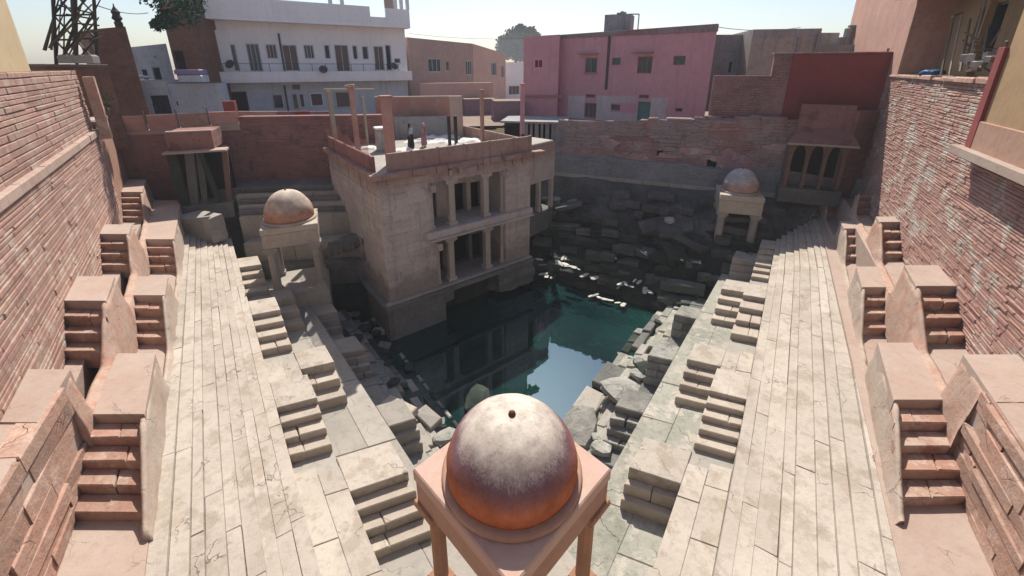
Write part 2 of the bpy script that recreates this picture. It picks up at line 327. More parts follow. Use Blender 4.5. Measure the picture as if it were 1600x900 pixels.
# ================================================================== THE WELL
H_WALL, H0, H1, H2, H3, H4, H5, H6, HW = 3.3, 7.0, 8.3, 9.6, 10.6, 11.6, 12.8, 14.2, 15.2
H2C = 9.63                                                     # outermost pale strip, a little above the notch floors
Lw = lin(-11.5, 7.8, -.75)
Lo = pwl([(5.4, -9.1), (8.1, -10.7), (11.4, -12.85), (16.9, -17.0), (26, -23.9)])
L2 = lin(-7.32, 5.43, -.711)
L3 = lin(-6.0, 8.4, -.752); L4 = lin(-4.5, 8.4, -.768); L5 = lin(-3.3, 10.4, -.82); LW = lin(-1.08, 12.5, -.773)
Rw = lin(11.5, 6.2, .576)
Ro = pwl([(5.4, 9.75), (8.0, 11.1 - 1.0), (12.4, 12.75), (19, 17.3), (30, 25.0)])
Ro = pwl([(5.4, 9.6), (8.3, 11.3), (12.4, 13.7), (18.3, 17.5), (20.8, 19.0), (23.7, 20.7), (30, 24.1)])
R2 = pwl([(5.43, 7.9), (20, 17.6), (30, 23.2)])
R3 = lin(6.22, 8.6, .684); R4 = lin(4.67, 8.45, .715); R5 = lin(3.5, 10.5, .75); RW = lin(2.35, 14.85, .713)
YN = 1.6                                                       # where the stepped sides stop, under the photographer

def quad_band(A, B, ya, yb, sk=0.0):
    """plan quad between side lines A and B from row ya (near) to yb (far); joints skewed like the real ones"""
    wA = abs(B(ya) - A(ya)) * sk; wB = abs(B(yb) - A(yb)) * sk
    return [(A(ya), ya), (B(ya + wA), ya + wA), (B(yb + wB), yb + wB), (A(yb), yb)]
def sub(A, B, t): return lambda Y: A(Y) + (B(Y) - A(Y)) * t

def paved(parent, A, B, y0, y1, Htop, Hbot, m, rows=1, ln=(1.0, 1.9), sk=.35, name='paving_slab', gap=.007, hj=.008, bev=.012, slope=0.0, widths=None, ej=.004):
    cnt = 0
    ts = [0]
    for r in range(rows): ts.append(ts[-1] + (widths[r] if widths else rnd(.8, 1.2)))
    ts = [t / ts[-1] for t in ts]
    for r in range(rows):
        a, b = sub(A, B, ts[r]), sub(A, B, ts[r + 1]); y = y0 + rnd(-.5, 0)
        H = Htop + slope * r
        while y < y1:
            l_ = rnd(*ln) * (1 + y / 30); ye = min(y + l_, y1)
            if y1 - ye < .5: ye = y1
            q = quad_band(a, b, max(y, y0), ye, sk)
            c = Vector((sum(p[0] for p in q) / 4, sum(p[1] for p in q) / 4))
            q2 = []
            for p in q:
                v = Vector(p); d = (c - v).normalized(); q2.append(v + d * gap * 1.4)
            zt = Z(H) + rnd(-hj, hj)
            MB().prism(q2, Z(Hbot), zt, bev, ej, [zt + rnd(-hj, hj) * .6 for _ in q2]).build(name, m, parent)
            cnt += 1; y = ye
    return cnt

# ---- stair flights: real notches in the terraces, one block per step
def flight(A, B, pa, pb, Ha, Hb, n, m, label, ycols=None, fa=0.0, fb=1.0, land=0.0, land_m=None, cat='stairs', worn=.015, tilt=0.0, group=None, side_wall=None):
    ya = Yat(pa, Ha); yb = Yat(pb, Hb)                 # far (top) row, near (bottom) row
    a, b = sub(A, B, fa), sub(A, B, fb)
    t = empty('stair_flight', ((a(yb) + b(yb)) / 2, yb, Z(Hb)), label, cat, group)
    run = (ya - yb) / n; rise = (Hb - Ha) / n
    def q(y0, y1, o=0):
        wa = abs(b(y0) - a(y0)) * tilt; wb = abs(b(y1) - a(y1)) * tilt
        s = 1 if b(y0) > a(y0) else -1
        return [(a(y0) + o * s, y0), (b(y0 + wa) - o * s, y0 + wa), (b(y1 + wb) - o * s, y1 + wb), (a(y1) + o * s, y1)]
    for k in range(n - 1 + 1):
        if k == n - 1 + 0 and False: pass
        zt = Z(Ha + rise * (k + 1)); y1 = ya - run * k; y0 = y1 - run
        if k == n - 1: break
        Q = [Vector(p) for p in q(y0, y1, .004)]; cuts = [0, 1] if rnd(0, 1) < .45 else [0, rnd(.3, .7), 1]
        for ca, cb in zip(cuts, cuts[1:]):
            g_ = .004 if len(cuts) > 2 else 0
            pol = [Q[0].lerp(Q[1], ca + (g_ if ca else 0)), Q[0].lerp(Q[1], cb - (g_ if cb < 1 else 0)), Q[3].lerp(Q[2], cb - (g_ if cb < 1 else 0)), Q[3].lerp(Q[2], ca + (g_ if ca else 0))]
            MB().prism([(p.x + rnd(-worn, worn), p.y + rnd(-worn, worn)) for p in pol], Z(Hb) - .3, zt + rnd(-.014, .014), .028, .008).build('step', m, t)
    if land > 0:
        MB().prism(q(ya, ya + land, .004), Z(Hb) - .3, Z(Ha) + .004, .022, .01).build('landing', land_m or m, t)
    if side_wall:                                        # thin kerb wall on the open side of a notch
        s = 1 if b(ya) > a(ya) else -1; th = .09 * s
        MB().prism([(b(yb) - th * s * .2, yb + .05), (b(yb) + th * s * .8, yb + .05), (b(ya) + th * s * .8, ya + .3), (b(ya) - th * s * .2, ya + .3)], Z(Hb) - .3, min(Z(Ha) + .05, Z(9.3)), .02, .012,
                   ).build('side_kerb', side_wall, t)
    return ya, yb, t

def batter(par, B, sg, y0, y1, ztf, zf, w_, m):
    """sloping, slightly wavy plaster flank below a ledge, solid down to the floor under it"""
    if y1 - y0 < .25: return
    ny = max(2, int((y1 - y0) / .12)); nx = 5; vs = []; fs = []
    for k in range(ny + 1):
        y = y0 + (y1 - y0) * k / ny
        zt = ztf(y); row = [(B(y) - sg * .11, zf - 1.2), (B(y) - sg * .11, zt - .01), (B(y) - sg * .02, zt)] + [(B(y) + sg * w_ * (i / nx) ** 1.3, zt + (min(zf, zt - .05) - zt) * (i / nx)) for i in range(1, nx + 1)] + [(B(y) + sg * w_, zf - 1.2)]
        for i, (x, z) in enumerate(row):
            d = .05 * noise.noise(Vector((x * 1.3, y * 1.3, z * 2.2))) + .02 * noise.noise(Vector((x * 4, y * 4, z * 5))); vs.append((x + sg * d * (i > 2), y, z + d * (i in (1, 2))))
    n_ = nx + 4
    for k in range(ny):
        for i in range(n_ - 1):
            a = k * n_ + i; f = (a, a + 1, a + n_ + 1, a + n_); fs.append(f if sg > 0 else tuple(reversed(f)))
    fs += [tuple(range(n_ - 1, -1, -1)), tuple(ny * n_ + i for i in range(n_))]
    MB().add(vs, fs).build('sloping_flank', m, par, True)
def side_terraces(left):
    s = 'left' if left else 'right'
    W_, O_, A2, A3, A4, A5 = (Lw, Lo, L2, L3, L4, L5) if left else (Rw, Ro, R2, R3, R4, R5)
    far = 25.6 if left else 28.5
    wallside = 'left' if left else 'right'
    # ---------- outer red bands with flights let into them
    outer = [((300, 350), 5, 'farthest'), ((365, 431), 4, 'middle'), ((470, 576), 4, 'nearest')] if left else \
            [((256, 300), 5, 'farthest'), ((297, 338), 4, 'second farthest'), ((347, 414), 4, 'third farthest'), ((447, 553), 4, 'nearest')]
    inner = [((374, 431), 4, 'farthest'), ((461, 551), 4, 'middle'), ((648, 846), 5, 'nearest')] if left else \
            [((308, 345), 3, 'farthest'), ((357, 416), 4, 'second farthest'), ((449, 535), 4, 'third farthest'), ((626, 822), 5, 'nearest')]
    def band(A, B, Ha, Hb, fl, name_, m, near, farend, where, mat_face):
        segs = []; cur = farend; notch = []
        par = empty(name_, (A(12), 12, Z(Ha)), kind='structure')
        for (pa, pb), n, which in fl:
            ya = Yat(pa, Ha); yb = Yat(pb, Hb); ya = min(ya, cur - .05)
            segs.append((ya, cur)); cur = min(Yat(pb, Ha), yb + 9); notch.append((ya, yb, cur))
            sc_ = ['', '', '', 'four', 'five']
            flight(A, B, pa, pb, Ha, Hb, n, M['redstone'], f"reddish flight of {'three four five'.split()[n-3]} steps, {which} in the {where}", side_wall=None)
        segs.append((near, cur))
        for y0, y1 in segs:
            if y1 - y0 < .08: continue
            paved(par, A, B, y0, y1, Ha, Hb + .3, m, rows=1, ln=(1.6, 2.6), sk=0, gap=.004, hj=.012, bev=.02, name='landing_slab')
        sg = 1 if B(10) > A(10) else -1; zt_, zf_, w_ = (Z(Ha), Z(Hb), .17) if B is O_ else (Z(Ha), Z(H2C), .10)
        def top_(y):
            for ya, yb, yc in notch:
                if yb <= y <= ya: return min(Z(Ha) - .05, Z(Ha) - .02 + (Z(Hb) - Z(Ha)) * (ya - y) / (ya - yb) + .12)
                if yc < y < yb: return Z(Hb) + .1
            return Z(Ha) - .05
        batter(par, B, sg, 7.7 if B is O_ else notch[-1][1] + .03, farend, top_, zf_, w_, M['plaster_side'] if B is O_ else M['cream_side'])
        return par
    ye0 = 29.8 if not left else 26.2
    band(W_, O_, H0, H1, outer, 'upper_red_ledge', M['landing'], 3.0, ye0, f"row along the {s} wall", None)
    band(O_, A2, H1, H2, inner, 'lower_red_ledge', M['landing'], 5.4 if False else 7.55 if not left else 7.6, ye0 - .4, f"row beside the {s} pale terraces", None)
    # floor of the notches and of the red ledges
    f = MB(); f.prism(quad_band(W_, O_, 3.0, ye0 + .5), 0, Z(H1) + 0); f.build('ledge_floor', M['landing'], None)['kind'] = 'structure'
    f = MB(); f.prism(quad_band(O_, A2, YN, ye0 + .5), 0, Z(H2) + .0); f.build('terrace_floor', M['landing'], None)['kind'] = 'structure'
    # near pink rough face along the upper ledge
    # ---------- cream terrace strips
    par = empty('pale_terrace', (A3(12), 12, Z(H3)), kind='structure')
    n = 9; cutw = [0] + [(k + rnd(-.16, .16)) / n for k in range(1, n)] + [1]
    for i in range(n):
        a, b = sub(A2, A3, cutw[i]), sub(A2, A3, cutw[i + 1])
        H = H2C + (H3 - H2C) * (i + .0) / (n - 1)
        yf = (23.6 + i * .12 + rnd(-.35, .35)) if left else (26.5 - i * .2 + rnd(-.4, .4))
        paved(par, a, b, YN + 1.2, yf, H, H4 + .5, M['cream'], rows=1, ln=(.8, 3.4), sk=.45, hj=.008, bev=.009, gap=.002, ej=.010)
    # ---------- inner lower tiers
    F = [((418, 472), 4), ((492, 568), 4), ((637, 740), 4)] if left else [((388, 446), 6), ((466, 552), 4), ((624, 733), 5)]
    G = [((470, 532), 3), ((577, 660), 3), ((768, 902), 4)] if left else [((408, 440), 3), ((457, 522), 4), ((573, 655), 4), ((756, 836), 3)]
    fe = 23.2 if left else 25.6
    p4 = empty('lower_terrace', (A4(12), 12, Z(H4)), kind='structure')
    ydone = []
    for k, ((pa, pb), n_) in enumerate(F):
        ya, yb, t = flight(A3, A4, pa, pb, H3, H4, n_, M['creamstep'], f"pale flight of {'three four five six'.split()[n_-3]} steps below the {s} terraces, {'farthest middle nearest'.split()[k]} of its row", land=0, tilt=.30)
        ydone.append((ya, yb))
        MB().prism(quad_band(A3, A4, ya, ya + 1.15, .30), Z(H5), Z(H3) + rnd(-.01, .01), .02, .01).build('landing', M['cream'], t)
    cur = fe
    for ya, yb in ydone:
        if cur > ya + 1.2: paved(p4, A3, A4, ya + 1.16, cur, H4, H5 + .3, M['cream'], rows=2, ln=(1.0, 2.0), sk=.3)
        cur = yb + .0
    paved(p4, A3, A4, YN + 1.6, cur, H4, H5 + .3, M['cream'], rows=2, ln=(1.0, 2.0), sk=.3)
    MB().prism(quad_band(A3, A4, YN, fe), 0, Z(H4) - .06).build('terrace_floor', M['walk'])['kind'] = 'structure'
    p5 = empty('walkway', (A5(14), 14, Z(H5)), kind='structure')
    wm = M['walk'] if left else M['moss']
    paved(p5, A4, A5, 2.6, fe + .3, H5, H6 + .3, wm, rows=2, ln=(1.3, 2.6), sk=.3, hj=.018, bev=.02)
    MB().prism(quad_band(A4, A5, 2.6, fe + .3), 0, Z(H5) - .07).build('walkway_floor', M['greystone'])['kind'] = 'structure'
    for k, ((pa, pb), n_) in enumerate(G):
        nm = ('farthest middle nearest'.split() if left else 'farthest second third nearest'.split())[k]
        fb_ = [.55, .6, .72][k] if left else [.75, .62, .6, .66][k]
        ya, yb, t = flight(A4, A5, pa, pb, H4, H5, n_, M['creamstep'], f"pale flight of {'three four five'.split()[n_-3]} steps down to the {s} walkway, {nm} of its row", fb=fb_, tilt=.30)
        MB().prism(quad_band(A4, sub(A4, A5, fb_), ya, ya + 1.1, .30), Z(H5) - .3, Z(H4) + rnd(-.01, .01), .02, .01).build('landing', M['cream'], t)
    # lowest flights down to the ledge by the water
    p6 = empty('water_ledge', (A5(14), 14, Z(H6)), kind='structure')
    A6 = (lambda Y: A5(Y) + 1.35) if left else (lambda Y: A5(Y) - 1.35)
    Hh = [((492, 530), 3), ((552, 603), 4), ((666, 725), 3)] if left else [((498, 534), 3), ((563, 610), 4), ((646, 722), 4)]
    paved(p6, A5, A6, 5.0, fe - 1, H6, HW + .6, M['greystone'] if not left else M['walk'], rows=1, ln=(1.2, 2.4), sk=.3, hj=.05, bev=.04)
    for k, ((pa, pb), n_) in enumerate(Hh):
        ya, yb, t = flight(A5, A6, pa, pb, H5 + .1, H6, n_, M['walk'] if left else M['rock'], f"worn grey flight down to the {s} water ledge, {'farthest middle nearest'.split()[k]} of the three", tilt=.3, worn=.05)
        MB().prism(quad_band(A5, A6, ya, ya + 1.0, .30), Z(H6) - .3, Z(H5 + .1) + rnd(-.01, .01), .04, .03).build('landing', M['walk'] if left else M['rock'], t)
    return A5, A6
LA5, LA6 = side_terraces(True)
RA5, RA6 = side_terraces(False)
# near corner under the kiosk and behind the photographer
MB().prism([(-5, 1), (5, 1), (2.6, 5.0), (0, 5.6), (-2.6, 5.0)], -1, Z(H4) + .02).build('corner_pier', M['cream'])['kind'] = 'structure'
MB().prism([(-30, -9), (30, -9), (30, -1.2), (-30, -1.2)], -1, Z(1.6)).build('viewing_terrace', M['landing'])['kind'] = 'structure'
MB().prism([(-12, -1.2), (12, -1.2), (7, 2.2), (-7, 2.2)], -1, Z(H2) + .003).build('corner_terrace', M['cream'])['kind'] = 'structure'

# ---- pier blocks under kiosks, pink rock faces near the camera
def rough_block(name, poly, z0, z1, m, amp=.12, sub_=10, parent=None):
    """extruded plan polygon with rough broken faces"""
    v = MB(); n = len(poly); L = 7
    area = sum(poly[i][0] * poly[(i + 1) % n][1] - poly[(i + 1) % n][0] * poly[i][1] for i in range(n))
    if area < 0: poly = poly[::-1]
    ring = []
    for i in range(n):
        a, b = Vector(poly[i]), Vector(poly[(i + 1) % n]); k = max(1, int((b - a).length / .35))
        for j in range(k): ring.append(a.lerp(b, j / k))
    rows = max(2, int((z1 - z0) / .3)); N = len(ring); vs = []
    for r in range(rows + 1):
        z = z0 + (z1 - z0) * r / rows
        for i, p in enumerate(ring):
            pv = Vector((p.x, p.y, z)); d = (ring[(i + 1) % N] - ring[i - 1]).normalized(); nn = Vector((d.y, -d.x, 0))
            layer = noise.noise(Vector((p.x * .25, p.y * .25, z * 2.3)))
            q = pv + nn * amp * (noise.noise(pv * 1.3) + layer)
            vs.append(q + Vector((0, 0, amp * .3 * noise.noise(pv * .8 + Vector((9, 9, 9))))))
    fs = [(r * N + i, r * N + (i + 1) % N, (r + 1) * N + (i + 1) % N, (r + 1) * N + i) for r in range(rows) for i in range(N)]
    fs.append(tuple(rows * N + i for i in range(N)))
    v.add(vs, fs); return v.build(name, m, parent)
def rock_wall(ys, A, side, label):
    t = empty('rough_rock_face', (A(ys[0]), ys[0], Z(H1)), label, 'rock wall')
    m = M['rockpink']; s = 1 if side == 'l' else -1
    y = ys[0]; 
    # leaning long strata
    z = Z(H2) - .2
    while z < Z(H0) - .06:
        h = min(rnd(.22, .45), Z(H0) - z); y = ys[0] + rnd(-.6, 0)
        while y < ys[1] - .2:
            ye = min(y + rnd(1.2, 2.8), ys[1]); o = rnd(.03, .075)
            MB().prism([(A(y) - s * .5, y), (A(y) + s * o, y), (A(ye) + s * (o + rnd(-.06, .06)), ye), (A(ye) - s * .5, ye)], z - .02, z + h - .012, .03, .03).build('rock_layer', m, t)
            y = ye + .015
        z += h
    return t
rock_wall((3.2, 7.7), Lo, 'l', 'rough pink layered rock face dropping beside the big red flight, bottom left')
rock_wall((3.2, 7.7), Ro, 'r', 'rough pink layered rock face dropping beside the big red flight, bottom right')

# ================================================================== MASONRY SIDE WALLS
def inward(A, Y, left):
    d = Vector((A(Y + .1) - A(Y), .1)).normalized()
    return Vector((d.y, -d.x)) if left else Vector((-d.y, d.x))
def masonry(name, label, A, left, y0, y1, zlo, zhi, course, length, m, lim=300, back=0.0, prot=(0, .05), jit=.012, core_m=None, top=None, cap=None):
    t = empty(name, (A(y0), y0, zlo), label, 'wall')
    n = inward(A, (y0 + y1) / 2, left); p0 = Vector((A(y0), y0)); p1 = Vector((A(y1), y1)); u = (p1 - p0); Ltot = u.length; u.normalize()
    sgn = 1
    p0 = p0 - n * back; p1 = p1 - n * back
    c = MB(); c.prism([tuple(p0 - n * .04), tuple(p1 - n * .04), tuple(p1 - n * 1.0), tuple(p0 - n * 1.0)], zlo - .3, zhi - .01); c.build('wall_core', core_m or M['mortar'], t)
    blocks = []; z = zlo
    while z < zhi - .05:
        h = min(rnd(*course), zhi - z)
        if zhi - z - h < .1: h = zhi - z
        s = rnd(-length[1], 0)
        while s < Ltot:
            l_ = rnd(*length); a = max(s, 0); b = min(s + l_, Ltot)
            if b - a > .06: blocks.append((a, b, z, z + h))
            s += l_
        z += h
    blocks.sort(key=lambda q: (Vector((*(p0 + u * (q[0] + q[1]) / 2), (q[2] + q[3]) / 2)) - Vector((0, 0, CH))).length)
    rest = MB()
    for k, (a, b, z0, z1) in enumerate(blocks):
        hole = top and top((a + b) / 2, (z0 + z1) / 2)
        if hole: continue
        mb = MB() if k < lim else rest
        o = rnd(*prot); g = min(.012, (z1 - z0) * .05)
        j = lambda: rnd(-jit, jit)
        # block faces outwards along n: 4 back, 4 mid (full size), 4 front (bevelled)
        B = []
        for dep, ins in ((-.12, 0), (o - .025, 0), (o, .022)):
            for (ss, zz) in ((a + g + ins, z0 + g + ins), (b - g - ins, z0 + g + ins), (b - g - ins, z1 - g - ins), (a + g + ins, z1 - g - ins)):
                pp = p0 + u * (ss + (j() if dep > -.1 else 0)) + n * (dep + (j() * .6 if dep > -.1 else 0))
                B.append((pp.x, pp.y, zz + (j() * .7 if dep > -.1 else 0)))
        fs = []
        for q in (0, 4): fs += [(q + i, q + (i + 1) % 4, q + 4 + (i + 1) % 4, q + 4 + i) for i in range(4)]
        fs.append((8, 9, 10, 11))
        if not left: fs = [tuple(reversed(f)) for f in fs]
        fs = [tuple(reversed(f)) for f in fs]
        mb.add(B, fs)
        if k < lim: mb.build('stone_block', m, t)
    if rest.v: rest.build('stone_courses', m, t)['kind'] = 'stuff'
    if cap:
        q0, q1 = p0, p1
        MB().prism([tuple(q0 + n * .08), tuple(q1 + n * .08), tuple(q1 - n * 1.05), tuple(q0 - n * 1.05)], zhi + .003, zhi + cap, .02).build('coping', M['landing'], t)
    return t, n, u, p0
masonry('stone_wall', 'long reddish masonry wall of thin courses below the ledge on the left', Lw, True, 2.5, 22.3, Z(H1), Z(3.45), (.10, .2), (1.2, 4.2), M['leftwall'], 300, prot=(0, .03))
t, n_, u_, p_ = masonry('upper_stone_wall', 'upper reddish stone wall standing above the left ledge', Lw, True, 2.5, 22.3, Z(3.2), Z(.15), (.13, .26), (1.3, 4.6), M['leftwall'], 300, back=.10, prot=(0, .03), cap=.0)
# ledge between the two
q0 = Vector((Lw(2.5), 2.5)); q1 = Vector((Lw(22.3), 22.3)); nl = inward(Lw, 10, True)
tl = empty('wall_ledge', (q0.x, q0.y, Z(3.4)), 'light stone ledge running along the left wall between upper and lower masonry', 'ledge')
for k in range(9):
    a = q0.lerp(q1, k / 9); b = q0.lerp(q1, (k + 1) / 9 - .002)
    MB().prism([tuple(a + nl * .09), tuple(b + nl * .09), tuple(b - nl * .3), tuple(a - nl * .3)], Z(3.45) + .003, Z(3.2) + .05, .03, .012).build('ledge_stone', M['leftledge'], tl)
# plastered far end of the left wall
def wall_seg(name, label, p, q, z0, z1, th, m, parent=None, cap=None, capm=None, cat='wall', z1b=None):
    p, q = Vector(p), Vector(q); d = (q - p).normalized(); n = Vector((d.y, -d.x))     # n points to the side seen (p left, q right)
    t = empty(name, (p.x, p.y, z0), label, cat) if parent is None else parent
    z1b = z1 if z1b is None else z1b
    mb = MB(); mb.prism([tuple(p), tuple(q), tuple(q - n * th), tuple(p - n * th)], z0, z1, .02, 0, [z1, z1b, z1b, z1]) if True else None
    o = mb.build('wall_face', m, t); uvwall(o, d)
    if cap:
        MB().prism([tuple(p + n * .08), tuple(q + n * .08), tuple(q - n * (th + .08)), tuple(p - n * (th + .08))], 0, 0, 0, 0).v
        c = MB(); c.prism([tuple(p + n * .07), tuple(q + n * .07), tuple(q - n * (th + .07)), tuple(p - n * (th + .07))], min(z1, z1b) - .06, z1 + cap, .015, 0, [z1 + cap, z1b + cap, z1b + cap, z1 + cap]); c.build('coping', capm or M['landing'], t)
    return t
def uvwall(o, d=None):
    me = o.data
    if not me.uv_layers: me.uv_layers.new(name='UVMap')
    uv = me.uv_layers.active.data
    M_ = wmat(o)
    for p in me.polygons:
        nn = p.normal
        if d is not None and abs(nn.z) < .9 and abs(nn.x * d.x + nn.y * d.y) < .5: t = Vector((d.x, d.y))
        else:
            t = Vector((-nn.y, nn.x));  t = t.normalized() if t.length > 1e-4 else Vector((1, 0))
        for li in p.loop_indices:
            co = me.vertices[me.loops[li].vertex_index].co
            uv[li].uv = ((co.x * t.x + co.y * t.y), co.z if abs(nn.z) < .9 else co.y)
wall_seg('plastered_wall', 'smooth orange plastered far end of the left wall with coping on top', (Lw(22.3) , 22.3), (Lw(26.9), 26.9), Z(H1), Z(2.9), 1.0, M['plaster_orange'], cap=.12)
# flip: the plastered wall must face right; rebuild as a block on the far side of the line
# ---- right wall of rubble
def niche(s, z): return False
masonry('rubble_wall', 'tall rough wall of small pale and red rubble stones along the right side', Rw, False, 2.5, 31.5, Z(H1), Z(.55), (.07, .15), (.22, 1.1), M['rubble'], 300, prot=(-.01, .022), jit=.012)
# ================================================================== WATER, GROUND
MB().add([(-16, 6, Z(HW)), (22, 6, Z(HW)), (22, 36, Z(HW)), (-16, 36, Z(HW))], [(0, 1, 2, 3)]).build('water', M['water'])['kind'] = 'structure'
MB().add([(-30, 0, -1.2), (30, 0, -1.2), (30, 45, -1.2), (-30, 45, -1.2)], [(0, 1, 2, 3)]).build('well_bed', M['mossshade'])['kind'] = 'structure'
zg = Z(5.2)
hole = [(-32, -9), (31, -9), (31, 33), (6, 40), (-26, 35.5), (-32, 28)]
big = [(-490, -220), (490, -220), (490, 520), (0, 520), (-490, 520), (-490, 0)]
g = MB(); vs = [(x, y, zg) for x, y in hole] + [(x, y, zg) for x, y in big]
g.add(vs, [(i, (i + 1) % 6, 6 + (i + 1) % 6, 6 + i) for i in range(6)]).build('ground', M['ground'])['kind'] = 'structure'


ORD = 'first second third fourth fifth sixth seventh eighth ninth tenth eleventh twelfth thirteenth fourteenth fifteenth sixteenth seventeenth eighteenth nineteenth twentieth'.split()
def ordn(k): return ORD[k] if k < 20 else (['twenty', 'thirty', 'forty'][(k + 1) // 10 - 2] + ('-' + ORD[(k + 1) % 10 - 1] if (k + 1) % 10 else 'th')).replace('tyth', 'tieth')
# ================================================================== rocks and boulders
def rock_mesh(r, sq, seed, flat_=.6, lvl=2):
    import bmesh
    bm = bmesh.new(); bmesh.ops.create_icosphere(bm, subdivisions=lvl, radius=1)
    o = Vector((seed * 3.1, seed * 1.7, seed * .9))
    for v in bm.verts:
        p = v.co.copy()
        # push towards a broken block: superellipsoid + noise
        e = 4.5; d = (abs(p.x) ** e + abs(p.y) ** e + abs(p.z) ** e) ** (1 / e); p = p / d * .88
        p *= 1 + .22 * noise.noise(p * 1.1 + o) + .10 * noise.noise(p * 3 + o)
        v.co = Vector((p.x * r * sq, p.y * r, p.z * r * flat_))
    me = bpy.data.meshes.new('boulder'); bm.to_mesh(me); bm.free(); return me
ROCKS = [rock_mesh(1, rnd(1.0, 1.6), i, rnd(.4, .75)) for i in range(9)]
ROCKS_D = [m.copy() for m in ROCKS]
ROCKS_W = [m.copy() for m in ROCKS]
for m in ROCKS_W: m.materials.append(M['glintpaint'])  # pale albedo stands in for sun catching these stones
for m in ROCKS: m.materials.append(M['rock'])
for m in ROCKS_D: m.materials.append(M['mossshade'])
def rock(x, y, z, r, label, group, dark=False, rz=None, name='boulder', tilt=.3):
    o = bpy.data.objects.new(name, random.choice(ROCKS_D if dark else ROCKS)); COL.objects.link(o)
    o.location = (x, y, z); o.scale = (r, r, r * rnd(.8, 1.2)); o.rotation_euler = (rnd(-tilt, tilt), rnd(-tilt, tilt), rnd(0, 6.28) if rz is None else rz)
    return tag(o, label, 'rock', group)
def slab(x, y, z, l_, w_, h_, rz, rx, ry, m, label, group, name='fallen_slab'):
    mb = MB(); mb.prism([(-l_ / 2, -w_ / 2), (l_ / 2, -w_ / 2), (l_ / 2, w_ / 2), (-l_ / 2, w_ / 2)], -h_ / 2, h_ / 2, .04, .09 * min(l_, w_))
    o = mb.build(name, m); o.location = (x, y, z); o.rotation_euler = (rx, ry, rz); return tag(o, label, 'stone slab', group)
def bank(A, B, y0, y1, z0, z1, nm, m, amp, side):
    """sloping rough rubble bank between two lines"""
    nu, nv = 14, 60; vs = []; fs = []
    for j in range(nv + 1):
        Y = y0 + (y1 - y0) * j / nv
        for i in range(nu + 1):
            t = i / nu; x = A(Y) + (B(Y) - A(Y)) * t * 1.2; z = z0 - .28 + (z1 - z0) * t * 1.25
            z += amp * noise.noise(Vector((x * .9, Y * .9, 3))) + amp * .5 * noise.noise(Vector((x * 2.6, Y * 2.6, 7)))
            vs.append((x, Y, z))
    for j in range(nv):
        for i in range(nu):
            a = j * (nu + 1) + i; fs.append((a, a + 1, a + nu + 2, a + nu + 1))
    if side == 'r': fs = [tuple(reversed(f)) for f in fs]
    o = MB().add(vs, fs).build(nm, m); o['kind'] = 'structure'; return o
bank(LA6, LW, 6, 23, Z(H6) - .35, Z(HW) - .05, 'left_water_bank', M['mossshade'], .35, 'l')
bank(RA6, RW, 6, 24.5, Z(H6) - .25, Z(HW) - .05, 'right_water_bank', M['moss'], .40, 'r')
# broken stone steps going down into the water on both banks
random.seed(17)
for sd, A_1, W_1, y0, y1, mm in (('left', LA6, LW, 8.0, 22.0, ('walk', 'rock', 'greystone', 'mossshade')), ('right', RA6, RW, 8.0, 24.0, ('rock', 'walk', 'moss', 'greystone'))):
    par = empty('water_steps', (A_1(14), 14, Z(H6)), kind='structure'); nst = 6
    for i in range(nst):
        a, b = sub(A_1, W_1, i / nst), sub(A_1, W_1, (i + 1) / nst); y = y0; H = H6 + .12 + (HW + .12 - H6) * (i + .2) / nst
        while y < y1:
            l_ = rnd(.5, 1.5); ye = y + l_
            if rnd(0, 1) < .96 - .05 * i:
                sink = rnd(-.03, .04) + (.10 if rnd(0, 1) < .12 else 0); q = quad_band(a, b, y + .02, ye - .02, .3)
                c_ = Vector((sum(p[0] for p in q) / 4, sum(p[1] for p in q) / 4)); q = [tuple(c_ + (Vector(p) - c_) * rnd(.93, 1.0)) for p in q]
                zt = Z(H) - sink; m_ = M[mm[min(3, int(rnd(0, 2.2) + (1 if i > 2 else 0) + (1 if y > 18 else 0)))]] if i < 4 else M['mossshade' if rnd(0, 1) < .6 else mm[0]]
                MB().prism(q, zt - .55, zt, .04, .03, [zt + rnd(-.04, .04) for _ in q]).build('water_step', m_, par)
            y = ye
# right bank: heaped blocks
random.seed(21)
def tooclose(pts, x, y, r): return any((x - q[0]) ** 2 + (y - q[1]) ** 2 < ((r + q[2]) * .62) ** 2 for q in pts)
pts = []
for k in range(400):
    Y = rnd(9.5, 24.0); t = rnd(-.05, .9); x = RA6(Y) + (RW(Y) - RA6(Y)) * t; r = rnd(.18, .42) * (1.0 if Y < 18 else .75)
    if tooclose(pts, x, Y, r) or len(pts) > 13: continue
    pts.append((x, Y, r, t))
    pts = [tuple(q) for q in pts]
rows = {}
for x, Y, r, t in sorted(pts, key=lambda q: q[1]):
    row = ['uppermost', 'upper middle', 'lower middle', 'waterline'][min(3, max(0, int(t * 4)))]; k = rows.get(row, 0); rows[row] = k + 1
    dk = Y > 20.5 or rnd(0, 1) < .12
    rock(x, Y, Z(H6) + (Z(HW) - Z(H6)) * t + .12, r, f"{'dark' if dk else 'pale'} {'large' if r > .48 else 'small' if r < .32 else 'middling'} boulder in the right bank's {row} row, {ordn(k)} from the front kiosk", f"boulders in the {row} row of the right bank", dark=dk)
pts = []
for k in range(300):
    Y = rnd(9.5, 22); t = rnd(0, 1.1); x = LA6(Y) + (LW(Y) - LA6(Y)) * t; r = rnd(.16, .46)
    if tooclose(pts, x, Y, r * 1.3) or len(pts) > 12: continue
    pts.append((x, Y, r, t))
rows = {}
